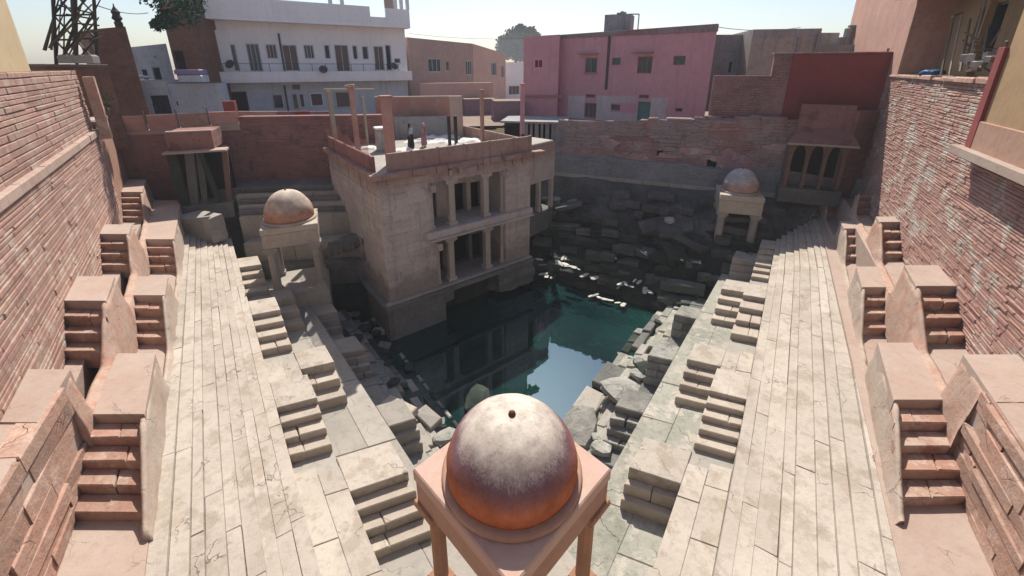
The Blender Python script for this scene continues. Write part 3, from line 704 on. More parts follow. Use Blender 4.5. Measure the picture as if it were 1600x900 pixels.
for x, Y, r, t in sorted(pts, key=lambda q: q[1]):
    row = ['upper', 'middle', 'waterline'][min(2, max(0, int(t * 3)))]; k = rows.get(row, 0); rows[row] = k + 1; dk = rnd(0, 1) < (.6 if Y < 15 else .85)
    rock(x, Y, Z(H6) + (Z(HW) - Z(H6)) * t + .02, r, f"{'dark mossy' if dk else 'pale'} half sunk stone, left bank's {row} row, {ordn(k)} from the front kiosk", f"stones in the {row} row of the left bank", dark=dk)
# kerb line of the sunken left edge
for k in range(13):
    Y = 12.6 + k * .58; x = LW(Y)
    slab(x, Y, Z(HW) + .02, .5, .16, .14, math.atan2(.79, -.61), 0, 0, M['rock'] if k % 3 else M['mossshade'], f'narrow kerb stone along the left pool edge, {ordn(k)} from the front kiosk', 'kerb stones along the left pool edge', 'kerb_stone')
# distinct near slabs
P = at(612, 648, 14.0); slab(P.x, P.y, P.z, 1.7, 1.3, .35, -.6, .12, -.05, M['creamstep'], 'large pale block leaning on the left ledge just beyond the front kiosk', None, 'fallen_slab')
P = at(668, 652, 14.6); slab(P.x, P.y, P.z, 1.1, .7, .3, -.7, .1, .1, M['walk'], 'small pale block lying below the large one on the left ledge', None, 'fallen_slab')
P = at(695, 682, 14.6); rock(P.x, P.y, P.z, .42, 'rounded pale boulder right behind the left corner of the front kiosk roof', None)
P = at(975, 610, 14.4); rock(P.x, P.y, P.z, .85, 'biggest pale weathered boulder on the right bank beside the sky reflection', None, rz=.4)
P = at(905, 668, 14.5); rock(P.x, P.y, P.z, .75, 'broad pale boulder behind the right corner of the front kiosk roof', None, rz=1.2)
P = at(920, 628, 15.05); slab(P.x, P.y, P.z, 1.5, 1.0, .3, .95, 0, 0, M['walk'], 'bluish wet paving block at the water edge beside the sky reflection', None, 'fallen_slab')
P = at(955, 590, 15.0); slab(P.x, P.y, P.z, 1.8, 1.1, .3, .95, 0, 0, M['greystone'], 'second wet paving block at the right water edge, farther than the bluish one', None, 'fallen_slab')
P = at(745, 626, 15.1); rock(P.x, P.y, P.z, .55, 'turquoise tinted stone showing at the water surface left of the dome', None, dark=True)

# ---- collapsed far right slope
Fa, Fb = at(862, 268, 8.5), at(1232, 304, 8.5)
Wa, Wb = at(828, 425, HW), at(1062, 497, HW)
def far_slope():
    nu, nv = 70, 34; vs = []; fs = []
    for j in range(nv + 1):
        t = j / nv
        for i in range(nu + 1):
            s = i / nu * 1.25 - .12; top = Fa.lerp(Fb, s); bot = Wa.lerp(Wb, s)
            p = top.lerp(bot, t * 1.08)
            st = math.floor(t * 7) / 7; e = noise.noise(Vector((p.x * .22, p.y * .22, 1.5)))
            drop = (st - t) * 1.3 * (.5 + .5 * e) + .95 * noise.noise(Vector((p.x * .35, p.z * .5, 5))) + .35 * noise.noise(Vector((p.x * 1.2, p.z * 1.3, 8))) + .12 * noise.noise(Vector((p.x * 4, p.z * 4, 3)))
            fade = min(1, t * 8); vs.append((p.x, p.y, p.z + drop * fade))
    for j in range(nv):
        for i in range(nu):
            a = j * (nu + 1) + i; fs.append((a, a + nu + 1, a + nu + 2, a + 1))
    return MB().add(vs, fs)
o = far_slope().build('rocky_slope', M['slope']); o['kind'] = 'structure'; o.data.materials.append(M['mossshade'])
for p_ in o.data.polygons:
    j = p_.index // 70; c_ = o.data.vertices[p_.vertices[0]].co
    if j / 34 + .22 * noise.noise(Vector((c_.x * .5, c_.z * .5, 1))) > .42: p_.material_index = 1  # lower slope: wet algae plus pit shade, both carried by the tone
random.seed(33)
for k in range(9):
    t = rnd(.12, .6); s = rnd(.02, .9); p = Fa.lerp(Fb, s).lerp(Wa.lerp(Wb, s), t)
    sl_pts = globals().setdefault('sl_pts', []); part = 'upper' if t < .45 else 'lower'
    slab(p.x, p.y - .3, p.z + .15, rnd(.9, 2.4), rnd(.8, 1.6), rnd(.2, .4), rnd(-.9, .3), rnd(-.2, .7), rnd(-.3, .3), M['slope'] if t < .5 else M['mossshade'], 'x', f"broken slabs on the {part} half of the far slope"); sl_pts.append((part, s, COL.objects[-1]))
cnt_ = {}
for part, s, o in sorted(sl_pts, key=lambda q: q[1]):
    k = cnt_.get(part, 0); cnt_[part] = k + 1; o['label'] = f"broken grey slab on the {part} half of the far slope, {ordn(k)} from the left"
gk = 0  # low glints: sunlight put into the pale stone colour
for px, py, H, l_ in ((905, 418, 13.6, 1.5), (928, 432, 14.2, 1.3), (860, 432, 14.6, 1.2), (955, 464, 15.0, 2.4), (985, 445, 14.2, 1.3), (1000, 440, 14.0, 1.0), (1012, 455, 14.4, .5), (845, 405, 13.6, .7), (885, 412, 13.2, .8)):
    p = at(px, py, H)
    for q_ in range(max(2, int(l_ / .38))):
        o = rock(p.x + q_ * .34 - l_ / 2 + rnd(-.1, .1), p.y - q_ * .2 + rnd(-.12, .12), p.z + .12 + rnd(-.05, .05), rnd(.10, .24), f"stone coloured sunlit white, low on the dark far slope, {ordn(gk)} from the left", 'bright stones low on the far slope', name='glint_painted_stone'); gk += 1
        o.data = ROCKS_W[q_ % 9]; o.scale = (o.scale.x * 1.5, o.scale.y * .8, o.scale.z * .35)
for k in range(34):
    t = rnd(.25, 1.0); s = rnd(0, 1); p = Fa.lerp(Fb, s).lerp(Wa.lerp(Wb, s), t)
    dkr = globals().setdefault('dkr', []); dkr.append((s, rock(p.x, p.y, p.z + .1, rnd(.15, .5), 'x', 'dark rocks on the far slope', dark=t > .4)))
for k, (s, o) in enumerate(sorted(dkr, key=lambda q: q[0])): o['label'] = f"dark jagged rock on the collapsed far slope, {ordn(k)} counting from the left"
# rows of broken steps still keeping their line on the slope
random.seed(52)
dS = (Fb - Fa).normalized(); angS = math.atan2(dS.y, dS.x); M['stepdark'] = stone('dark_step_stone', (.10, .115, .105), (.05, .065, .055), (.02, .025, .02), 1.2, bump=1.0, vary=.4, dirt_amt=.6)
kk = 0
for ri in range(9):
    t = .16 + ri * .095; s = rnd(0, .05)
    while s < 1.0:
        w_ = rnd(.035, .11)
        if rnd(0, 1) < .66:
            p = Fa.lerp(Fb, s + w_ / 2).lerp(Wa.lerp(Wb, s + w_ / 2), t); L_ = w_ * (Fb - Fa).length
            m_ = M['slope'] if t < .4 or rnd(0, 1) < .1 else (M['stepdark'] if rnd(0, 1) < .8 else M['mossshade'])
            o = slab(p.x + rnd(-.1, .1), p.y + rnd(-.2, .2), p.z + rnd(.05, .35), L_ * .93, rnd(.5, .9), rnd(.35, .6), angS + rnd(-.12, .12), rnd(-.1, .14), rnd(-.08, .08), m_, f"broken step stone, {ordn(ri)} row down the far slope, {ordn(kk)} from its left end", 'broken step rows on the far slope', 'broken_step')
            kk += 1
            if t > .45 and rnd(0, 1) < .28:
                c_ = p + Vector((rnd(-.2, .2), -.35, .45))
                for q_ in range(2): rk = rock(c_.x + q_ * .22, c_.y, c_.z - .12 + rnd(-.03, .03), rnd(.08, .18), f"small stone coloured sunlit white, {ordn(ri)} row of far slope by its {ordn(kk - 1)} step, {('left', 'right')[q_]} one", 'small bright stones on the far slope', name='glint_painted_stone'); rk.data = ROCKS_W[q_]; rk.scale = (rk.scale.x * 1.8, rk.scale.y * .7, rk.scale.z * .4)
        s += w_
    kk = 0
# far ledge (light string line)
tl = empty('far_ledge', tuple(Fa), 'long pale stone ledge running across the far wall above the rocky slope', 'ledge')
d = (Fb - Fa); nn = Vector((d.y, -d.x, 0)).normalized()
for k in range(12):
    a = Fa - d * .25; a = a.lerp(Fb + d * .12, k / 12); b = (Fa - d * .25).lerp(Fb + d * .12, (k + 1) / 12 - .0015)
    MB().prism([tuple((a + nn * .25).xy), tuple((b + nn * .25).xy), tuple((b - nn * .6).xy), tuple((a - nn * .6).xy)], Z(8.5) - .25, Z(8.5) + .05, .03, .015).build('ledge_stone', M['walk'], tl)

# ================================================================== facades with real openings
def ray_plane(px, py, P0, e):
    n = Vector((e.y, -e.x, 0)); D = Vector(((px - 800) / FPX, CP + SP * (CY - py) / FPX, -SP + CP * (CY - py) / FPX))
    t = (Vector((P0.x, P0.y, CH)) - Vector((0, 0, CH))).dot(n) / D.dot(n)
    p = Vector((0, 0, CH)) + D * t
    return (p - Vector((P0.x, P0.y, p.z))).dot(Vector((e.x, e.y, 0))), p.z
def facade(parent, P0, P1, z0, z1, holes, m, th=.22, name='front_wall', z1b=None):
    """wall sheet from P0 to P1 (left to right as seen), holes=(u0,u1,za,zb) with reveals of depth th"""
    P0 = Vector((P0[0], P0[1], 0)); P1 = Vector((P1[0], P1[1], 0)); e = (P1 - P0).normalized(); L = (P1 - P0).length; n = Vector((e.y, -e.x, 0))
    us = sorted({0, L} | {max(0, min(L, h[0])) for h in holes} | {max(0, min(L, h[1])) for h in holes})
    zs = sorted({z0, z1} | {max(z0, min(z1, h[2])) for h in holes} | {max(z0, min(z1, h[3])) for h in holes})
    z1b = z1 if z1b is None else z1b
    mb = MB(); pt = lambda u, z, d=0: tuple(P0 + e * u - n * d + Vector((0, 0, z + ((z1b - z1) * u / L if z >= z1 - 1e-6 else 0))))
    for ua, ub in zip(us, us[1:]):
        for za, zb in zip(zs, zs[1:]):
            uc, zc = (ua + ub) / 2, (za + zb) / 2
            if any(h[0] < uc < h[1] and h[2] < zc < h[3] for h in holes): continue
            mb.add([pt(ua, za), pt(ub, za), pt(ub, zb), pt(ua, zb)], [(0, 1, 2, 3)])
    for h in holes:
        if len(h) > 5: continue
        a, b, c, d = h[:4]; D = h[4] if len(h) > 4 and h[4] else th
        q = [(a, c), (b, c), (b, d), (a, d)]
        for i in range(4):
            (u0, w0), (u1, w1) = q[i], q[(i + 1) % 4]
            mb.add([pt(u0, w0), pt(u0, w0, D), pt(u1, w1, D), pt(u1, w1)], [(0, 1, 2, 3)])
    o = mb.build(name, m, parent); uvwall(o, e)
    return P0, e, n, L
def window(parent, P0, e, n, u0, u1, za, zb, pane, frame=None, depth=.16, fw=.09, bars=0, name='window', sill=None):
    pt = lambda u, z, d: tuple(P0 + e * u - n * d + Vector((0, 0, z)))
    def bar(mb, ua, ub, z0, z1, d0, d1):
        mb.add([pt(ua, z0, d0), pt(ub, z0, d0), pt(ub, z1, d0), pt(ua, z1, d0), pt(ua, z0, d1), pt(ub, z0, d1), pt(ub, z1, d1), pt(ua, z1, d1)],
               [(0, 1, 2, 3), (1, 5, 6, 2), (5, 4, 7, 6), (4, 0, 3, 7), (3, 2, 6, 7), (4, 5, 1, 0)])
    f = MB(); d0, d1 = depth - .06, depth + .03
    bar(f, u0, u0 + fw, za, zb, d0, d1); bar(f, u1 - fw, u1, za, zb, d0, d1); bar(f, u0 + fw, u1 - fw, zb - fw, zb, d0, d1); bar(f, u0 + fw, u1 - fw, za, za + fw, d0, d1)
    for k in range(bars):
        uc = u0 + (u1 - u0) * (k + 1) / (bars + 1); bar(f, uc - .025, uc + .025, za + fw, zb - fw, d0, d1)
    w_ = f.build(name, frame or M['frame'], parent)
    p = MB(); bar(p, u0, u1, za, zb, depth + .035, depth + .06); p.build('pane', pane, w_)
    if sill: s_ = MB(); bar(s_, u0 - .1, u1 + .1, za - .1, za - .004, -.12, .1); s_.build('sill', sill, w_)
    return w_
def building(name, label, P0, P1, z0, z1, depth, m, wins, px=True, roof_m=None, z1b=None, cat='building', th=.22, parapet=0, side_m=None, back=None):
    t = empty(name, (P0[0], P0[1], z0), label, cat)
    A = Vector((P0[0], P0[1], 0)); B = Vector((P1[0], P1[1], 0)); e = (B - A).normalized(); n = Vector((e.y, -e.x, 0)); L = (B - A).length
    holes = []; specs = []
    for w_ in wins:
        x0, y0, x1, y1, pane = w_[:5]; kw = w_[5] if len(w_) > 5 else {}
        u0, _ = ray_plane(x0, (y0 + y1) / 2, A, e); u1, _ = ray_plane(x1, (y0 + y1) / 2, A, e)
        _, zt = ray_plane((x0 + x1) / 2, y0, A, e); _, zb = ray_plane((x0 + x1) / 2, y1, A, e)
        if zt - zb > 1.0 and u1 - u0 > .7 and 'bars' not in kw and pane is not M['dark']: kw = dict(kw, bars=2)
        u0 = max(.05, u0); u1 = min(L - .05, u1); zb = max(zb, z0 + .02); zt = min(zt, min(z1, z1b or z1) - .1)
        if u1 - u0 < .05 or zt - zb < .05: continue
        holes.append((u0, u1, zb, zt)); specs.append((u0, u1, zb, zt, pane, kw))
    facade(t, A, B, z0, z1, holes, m, th, z1b=z1b)
    zb_ = z1 if z1b is None else z1b
    bk = -n if back is None else Vector((back[0], back[1], 0)); b = MB(); q = [A, B, B + bk * depth, A + bk * depth]
    hs = [z1, zb_, zb_, z1]
    for i in (1, 2, 3):
        a, c = q[i], q[(i + 1) % 4]
        b.add([(a.x, a.y, z0), (c.x, c.y, z0), (c.x, c.y, hs[(i + 1) % 4]), (a.x, a.y, hs[i])], [(0, 1, 2, 3)])
    o = b.build('side_wall', side_m or m, t); uvwall(o)
    MB().add([(p.x, p.y, h - parapet) for p, h in zip([A - n * .02, B - n * .02, q[2], q[3]], hs)], [(0, 1, 2, 3)]).build('roof', roof_m or M['ground'], t)
    for u0, u1, zb, zt, pane, kw in specs: window(t, A, e, n, u0, u1, zb, zt, pane, **kw)
    return t, A, e, n
def XY(px, Y, H=0): return (Xat(px, Y, H), Y)

def clad(par, base, e, n, L, z0, z1, holes, course, length, m, proud=(.01, .04), skip=0.0, off=0.0, name='stone_block', lim=300, z1b=None):
    """individual face stones on a wall plane, cut back round the openings"""
    z = z0; out = []
    while z < z1 - .06:
        h = min(rnd(*course), z1 - z); s_ = rnd(-length[1], 0)
        while s_ < L:
            a, b = max(s_, 0), min(s_ + rnd(*length), L); s_ = b if b > a else s_ + length[0]
            if b - a < .1 or rnd(0, 1) < skip: continue
            segs = [(a, b)]
            for u0, u1, h0, h1 in [q[:4] for q in holes]:
                if z + h > h0 - .01 and z < h1 + .01:
                    ns = []
                    for x, y in segs:
                        if y <= u0 - .01 or x >= u1 + .01: ns.append((x, y)); continue
                        if x < u0 - .08: ns.append((x, u0 - .01))
                        if y > u1 + .08: ns.append((u1 + .01, y))
                    segs = ns
            zt_ = z + h
            if z1b is not None and zt_ > z1 + (z1b - z1) * b / L: continue
            out += [(x, y, z, zt_) for x, y in segs if y - x > .08]
        z += h
    rest = MB()
    for k, (x, y, za, zb_) in enumerate(out):
        mb = MB() if k < lim else rest; o_ = rnd(*proud); P_ = lambda u, zz, d: tuple(base + e * (u + rnd(-.006, .006)) + n * d + Vector((0, 0, zz + rnd(-.006, .006))))
        g = .008; i_ = .02; vs = [P_(x + g, za + g, off), P_(y - g, za + g, off), P_(y - g, zb_ - g, off), P_(x + g, zb_ - g, off), P_(x + g + i_, za + g + i_, off + o_), P_(y - g - i_, za + g + i_, off + o_), P_(y - g - i_, zb_ - g - i_, off + o_), P_(x + g + i_, zb_ - g - i_, off + o_)]
        mb.add(vs, [(4, 5, 6, 7), (0, 1, 5, 4), (1, 2, 6, 5), (2, 3, 7, 6), (3, 0, 4, 7)])
        if k < lim: mb.build(name, m, par)
    if rest.v: rest.build('stone_courses', m, par)['kind'] = 'stuff'
# ================================================================== CHHATRI KIOSKS
def chhatri(label, cx, cy, rz, side, Hs, Hbase, dome_r, dome_h, dm, stonem, beam_m, colm, slab_t=.28, fascia=.5, pier=None, broken=False, finial=True, cw=.17, finial_s=1.0):
    t = empty('domed_kiosk', (cx, cy, Z(Hbase)), label, 'domed kiosk', rz=rz)
    def loc(mb, name, m, smooth=False):
        o = mb.build(name, m, None, smooth); o.parent = t; return o
    zs = Hbase - Hs                                       # roof top above base
    h = side / 2
    # roof slab, slightly hollowed like the real one, with a joint below it
    s = MB(); s.prism([(-h, -h), (h, -h), (h, h), (-h, h)], zs - slab_t, zs, .03, .004); loc(s, 'roof_slab', stonem)
    b = MB(); hb = h - .025; s2 = MB()
    s2.prism([(-hb, -hb), (hb, -hb), (hb, hb), (-hb, hb)], zs - slab_t - fascia, zs - slab_t - .02, .015, .006); loc(s2, 'roof_fascia', beam_m)
    # ring and dome
    loc(MB().lathe([(dome_r + .13, zs - .01), (dome_r + .15, zs + .05), (dome_r + .12, zs + .11), (dome_r + .05, zs + .125)], 48), 'dome_ring', beam_m, True)
    prof = []
    N = 22
    for k in range(N + 1):
        a = k / N
        # slightly bulging onion-like shoulder then closing
        ang = a * math.pi / 2
        r = dome_r * (math.cos(ang) ** .82) * (1 + .045 * math.sin(min(1, a * 2.2) * math.pi))
        z = zs + .11 + dome_h * math.sin(ang) ** 1.02
        prof.append((max(r, .015), z))
    d = MB().lathe(prof, 56)
    dd = []
    for v in d.v:
        p = Vector(v); nn = noise.noise(p * 1.1 + Vector((cx, cy, 0))) * .03 + noise.noise(p * 4) * .009
        dd.append((p.x * (1 + nn), p.y * (1 + nn), p.z + nn * .3))
    d.v = dd; loc(d, 'dome', dm, True)
    if finial:
        fs_ = finial_s; loc(MB().lathe([(r_ * fs_, z_) for r_, z_ in [(.06, zs + .09 + dome_h), (.05, zs + .12 + dome_h), (.03, zs + .135 + dome_h), (.045, zs + .16 + dome_h), (.02, zs + .19 + dome_h), (.006, zs + .20 + dome_h)]], 12), 'finial', M['rust'], True)
    # columns with base and bracket capital
    ztop = zs - slab_t - fascia + .004; c = h - .30
    for sx, sy in ((-1, -1), (1, -1), (1, 1), (-1, 1)):
        m_ = MB(); w = cw
        def ngon(r, n=8, off=math.pi / 8): return [(sx * c + r * math.cos(off + 2 * math.pi * i / n), sy * c + r * math.sin(off + 2 * math.pi * i / n)) for i in range(n)]
        m_.prism(ngon(w, 8), .22, ztop - .38, .0)
        m_.prism(ngon(w * .82, 12), .9, ztop - .6, 0) if False else None
        col_ = loc(m_, 'column', colm)
        b1 = MB(); b1.prism([(sx * c - .24, sy * c - .24), (sx * c + .24, sy * c - .24), (sx * c + .24, sy * c + .24), (sx * c - .24, sy * c + .24)], 0, .225, .02, .005)
        o = b1.build('column_base', colm); o.parent = col_
        b2 = MB()
        for k, (r_, z0, z1) in enumerate(((.20, ztop - .40, ztop - .30), (.27, ztop - .302, ztop - .16), (.34, ztop - .162, ztop))):
            b2.prism([(sx * c - r_, sy * c - r_), (sx * c + r_, sy * c - r_), (sx * c + r_, sy * c + r_), (sx * c - r_, sy * c + r_)], z0, z1, .02, .004)
        o = b2.build('capital', colm); o.parent = col_
    loc(MB().prism([(-h + .02, -h + .02), (h - .02, -h + .02), (h - .02, h - .02), (-h + .02, h - .02)], -.3, .004, .03, .01), 'floor_slab', M['walk'])
    if pier:
        k = MB(); k.prism([(-h - .1, -h - .1), (h + .1, -h - .1), (h + .1, h + .1), (-h - .1, h + .1)], -pier, -.302, .03, .02); loc(k, 'pier', M['walk'])
    return t
dm1 = dome_mat('big_dome_limewash', Z(8.0), 1.45, [(0.0, (.40, .12, .05)), (.34, (.44, .16, .08)), (.46, (.29, .13, .11)), (.60, (.19, .115, .135)), (.72, (.42, .36, .33)), (1.0, (.60, .55, .475))])
dm2 = dome_mat('left_dome_limewash', Z(8.0), 1.8, [(0.0, (.42, .20, .13)), (.30, (.47, .27, .19)), (.45, (.50, .40, .33)), (1.0, (.55, .49, .42))])
dm3 = dome_mat('right_dome_limewash', Z(8.0), 1.7, [(0.0, (.38, .25, .21)), (.35, (.44, .30, .26)), (.45, (.40, .38, .38)), (1.0, (.48, .46, .47))])
M['kslab'] = stone('kiosk_roof_stone', (.46, .31, .255), (.50, .37, .31), (.25, .16, .13), .6, crack=0, bump=.35, vary=.03, dirt_amt=.3)
M['kbeam'] = stone('kiosk_beam_stone', (.40, .25, .185), (.36, .22, .17), (.16, .09, .06), .6, bump=.35, vary=.03, dirt_amt=.35, streak=.2)
M['kcol'] = stone('kiosk_column_stone', (.36, .20, .13), (.30, .165, .11), (.12, .07, .05), .8, bump=.5, vary=.08, dirt_amt=.4)
chhatri('large domed kiosk in front with an orange and white weathered dome', 0, 6.45, R_(45), 2.95, 8.0, 11.6, 1.31, 1.33, dm1, M['kslab'], M['kbeam'], M['kcol'], slab_t=.30, fascia=.62, finial_s=1.5)
aL = math.atan2(.62, .78)
chhatri('small domed kiosk at the left corner of the pool beside the tower', -12.35, 21.5, aL - .25, 2.75, 8.0, 11.75, 1.22, 1.55, dm2, M['creamstep'], M['creamstep'], M['walk'], slab_t=.3, fascia=.78, pier=3.2, cw=.21)
chhatri('small domed kiosk at the far right corner with a pale grey dome', 15.5, 26.9, -.45 + .12, 2.6, 8.0, 12.0, 1.08, 1.45, dm3, M['creamstep'], M['creamstep'], M['walk'], slab_t=.35, fascia=.9, pier=2.8, cw=.25)

# ================================================================== TOWER
C0 = Vector((-7.0, 20.7, 0)); C1 = Vector((1.25, 27.0, 0)); e1 = (C1 - C0).normalized(); LT = (C1 - C0).length; n1 = Vector((e1.y, -e1.x, 0))
e2 = Vector((-e1.y, e1.x, 0)); C2 = C0 + e2 * 9.6 ; C3 = C1 + e2 * 9.6
HR = 5.35                                                # roof level
tw = empty('tower', tuple(C0 + Vector((0, 0, Z(HW)))), 'square two storey stone tower rising from the water with open column bays', 'tower')
def U(px, py): return ray_plane(px, py, C0, e1)
uo = [U(673, 320)[0], U(790, 300)[0]]
zup = (Z(9.15), Z(6.25)); zlo = (Z(12.85), Z(9.9)); HP = 13.2
uL = [U(684, 410)[0], U(790, 370)[0]]
hol = [(uo[0], uo[1], zup[0], zup[1], 1.9), (uL[0], uL[1], zlo[0], zlo[1], 1.9)]
facade(tw, C0, C1, Z(HP), Z(HR) + .02, hol, M['tower'], 1.9, name='front_wall')
random.seed(31); clad(tw, C0, e1, n1, LT, Z(HP) + .02, Z(HR) - .2, hol, (.34, .5), (.7, 1.6), M['tower'], (.008, .03), lim=160)
clad(tw, C2, -e2, -e1, 9.6, Z(HP) + .02, Z(HR) - .2, [(5.2, 5.9, Z(11.8), Z(10.2))], (.34, .5), (.7, 1.7), M['tower'], (.008, .03), lim=140)
for a, b, c, d, D in hol:                                # back walls of the bays with dark doorways
    P = C0 - n1 * 1.9
    dh = [(a + .5, a + 1.3, c + .01, c + 1.9), (a + (b - a) * .42, a + (b - a) * .66, c + .01, c + 2.0), (b - 1.5, b - .6, c + .01, c + 1.9)]
    q = [(x0 - a + .0, x1 - a, z0, z1) for x0, x1, z0, z1 in dh]
    facade(tw, P + e1 * a, P + e1 * b, c, d, q, M['tower'] if c > Z(10) else M['greystone'], .5, name='bay_back_wall')
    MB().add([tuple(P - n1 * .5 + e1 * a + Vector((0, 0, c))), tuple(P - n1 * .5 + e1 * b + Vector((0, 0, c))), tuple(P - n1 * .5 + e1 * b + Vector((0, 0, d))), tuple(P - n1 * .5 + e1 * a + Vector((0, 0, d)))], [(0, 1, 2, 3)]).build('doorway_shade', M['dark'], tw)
facade(tw, C2, C0, Z(HP), Z(HR) + .02, [(5.2, 5.9, Z(11.8), Z(10.2), .5)], M['tower'], .5, name='left_wall')
MB().add([tuple(C2 + Vector((0, 0, 0))), tuple(C3), tuple(C3 + Vector((0, 0, Z(HR)))), tuple(C2 + Vector((0, 0, Z(HR))))], [(3, 2, 1, 0)]).build('back_wall', M['tower'], tw)
MB().add([tuple(C1), tuple(C3), tuple(C3 + Vector((0, 0, Z(HR)))), tuple(C1 + Vector((0, 0, Z(HR))))], [(0, 1, 2, 3)]).build('side_wall', M['tower'], tw)
def tbar(par, name, base, e, n, u0, u1, z0, z1, d0, d1, m, bev=.02, jit=.01):
    """bar along direction e, sticking out from d0 to d1 in front of the wall"""
    a = base + e * u0; b = base + e * u1
    return MB().prism([tuple((a + n * d1).xy), tuple((b + n * d1).xy), tuple((b + n * d0).xy), tuple((a + n * d0).xy)], z0, z1, bev, jit).build(name, m, par)
n2 = Vector((-e1.x, -e1.y, 0))                           # outward of the left wall
# plinth, broken away in the middle
pl = 0.32
tbar(tw, 'plinth', C0, e1, n1, 0, 3.35, -1, Z(HP), -.9, pl, M['greystone'])
rough_block('broken_plinth', [tuple((C0 + e1 * 3.3 + n1 * pl).xy), tuple((C0 + e1 * 4.1 + n1 * .2).xy), tuple((C0 + e1 * 4.2 - n1 * .6).xy), tuple((C0 + e1 * 3.3 - n1 * .9).xy)], 1.2, Z(HP + .02), M['greystone'], .14, parent=tw)
rough_block('broken_plinth', [tuple((C0 + e1 * 7.6 + n1 * .15).xy), tuple((C0 + e1 * 8.4 + n1 * pl).xy), tuple((C0 + e1 * (LT + .1) + n1 * pl).xy), tuple((C0 + e1 * LT - n1 * 1.2).xy), tuple((C0 + e1 * 7.3 - n1 * 1.2).xy)], .35, Z(HP + .02), M['greystone'], .2, parent=tw)
MB().prism([tuple((C0 + e1 * 3.3 - n1 * .9).xy), tuple((C0 + e1 * 7.8 - n1 * .9).xy), tuple((C0 + e1 * 7.8 - n1 * 3).xy), tuple((C0 + e1 * 3.3 - n1 * 3).xy)], -1, Z(HP), 0).build('plinth_recess', M['mossshade'], tw)
tbar(tw, 'plinth', C0, -e1 * 0 + e2, n2, -.3, 9.4, -1, Z(HP), -.02, pl, M['greystone'])
for u in range(5):                                       # moulded ledge on top of the plinth
    tbar(tw, 'plinth_ledge', C0, e1, n1, -.42 + u * (LT + .5) / 5, -.42 + (u + 1) * (LT + .5) / 5 - .012, Z(HP) + .004, Z(HP - .25), -.05, .50, M['greystone'], .04, .015)
    tbar(tw, 'plinth_ledge', C0, e1, n1, -.3 + u * (LT + .35) / 5, -.3 + (u + 1) * (LT + .35) / 5 - .012, Z(HP - .254), Z(HP - .38), -.05, .26, M['walk'], .03, .015)
tbar(tw, 'plinth_ledge', C0, e2, n2, -.3, 9.3, Z(HP) + .004, Z(HP - .25), -.05, .44, M['greystone'], .04, .015)
# sill beam between the storeys
for u in range(4):
    a = uo[0] - .5 + u * (uo[1] - uo[0] + 2.6) / 4; b = uo[0] - .5 + (u + 1) * (uo[1] - uo[0] + 2.6) / 4 - .012
    tbar(tw, 'sill_beam', C0, e1, n1, a, b, Z(9.55), Z(9.15) + .012, -.3, .30, M['tower'], .04, .02)
    tbar(tw, 'eave_slab', C0, e1, n1, a, b, Z(9.66), Z(9.554), -.05, .5, M['tower'], .03, .02)
# ragged cornice below the parapet
random.seed(5)
u = -.45
while u < LT + .3:
    l_ = rnd(.5, .95); d_ = rnd(.22, .52) if not (5.2 < u < 7.6) else rnd(.06, .2)
    tbar(tw, 'cornice_stone', C0, e1, n1, u, u + l_ - .015, Z(HR) - .22 + rnd(-.12, .1), Z(HR) + .10, -.05, d_, M['towerred'], .03, .03)
    if rnd(0, 1) < .7: tbar(tw, 'bracket', C0, e1, n1, u + .15, u + .34, Z(HR) - .58, Z(HR) - .24, -.02, rnd(.14, .34), M['tower'], .03, .02)
    u += l_
u = 0
while u < 9.3:
    l_ = rnd(.7, 1.2); tbar(tw, 'cornice_stone', C0, e2, n2, u, u + l_ - .015, Z(HR) - .16, Z(HR) + .10, -.05, rnd(.26, .34), M['towerred'], .03, .02); u += l_
tbar(tw, 'string_course', C0, e2, n2, .02, 9.3, Z(6.65), Z(6.52), -.02, .07, M['tower'])
tbar(tw, 'string_course', C0, e1, n1, .02, uo[0] - .6, Z(10.2), Z(10.1), -.02, .06, M['tower'])
for u in (1.1, 2.2, 3.3, 4.4): tbar(tw, 'pilaster', C0, e2, n2, u + .6, u + .85, Z(6.5), Z(HR) - .2, -.02, .07, M['tower'])
# columns in the bays
def tcol(u, z0, z1, w=.2, d=.28, m=None):
    m = m or M['towercol']; c = C0 + e1 * u - n1 * d; az = math.atan2(e1.y, e1.x)
    o = MB().box((c.x, c.y, (z0 + z1) / 2), (w * 1.5, w * 1.5, z1 - z0 - .5), az, .03).build('column', m, tw)
    b = MB(); b.box((c.x, c.y, z0 + .13), (w * 2.2, w * 2.2, .254), az, .03, .005); b.build('column_base', m, o)
    b = MB(); b.box((c.x, c.y, z1 - .1), (w * 3.2, w * 2.2, .2), az, .03, .01); b.box((c.x, c.y, z1 - .25), (w * 2.2, w * 1.9, .096), az, .02, .01); b.build('capital', m, o)
for px, py in ((708, 318), (761, 305)): tcol(U(px, py)[0], zup[0], zup[1], .25)
for px, py in ((707, 400), (764, 385)): tcol(U(px, py)[0], zlo[0], zlo[1], .25)
for u, (a, b) in ((uo[0] + .14, zup), (uo[1] - .14, zup), (uL[0] + .14, zlo), (uL[1] - .14, zlo)): tcol(u, a, b, .13)
for u, z in ((uo[0] + .05, zup[1]), (uo[1] - .05, zup[1]), (uL[0] + .05, zlo[1])):
    c = C0 + e1 * u + n1 * .18; MB().box((c.x, c.y, z - .22), (.3, .5, .42), math.atan2(e1.y, e1.x), .06, .03).build('bracket', M['tower'], tw)
# roof deck
MB().add([tuple(p + Vector((0, 0, Z(HR) + .06))) for p in (C0, C1, C3, C2)], [(0, 1, 2, 3)]).build('roof_deck', M['sheet'] if False else M['walk'], tw)
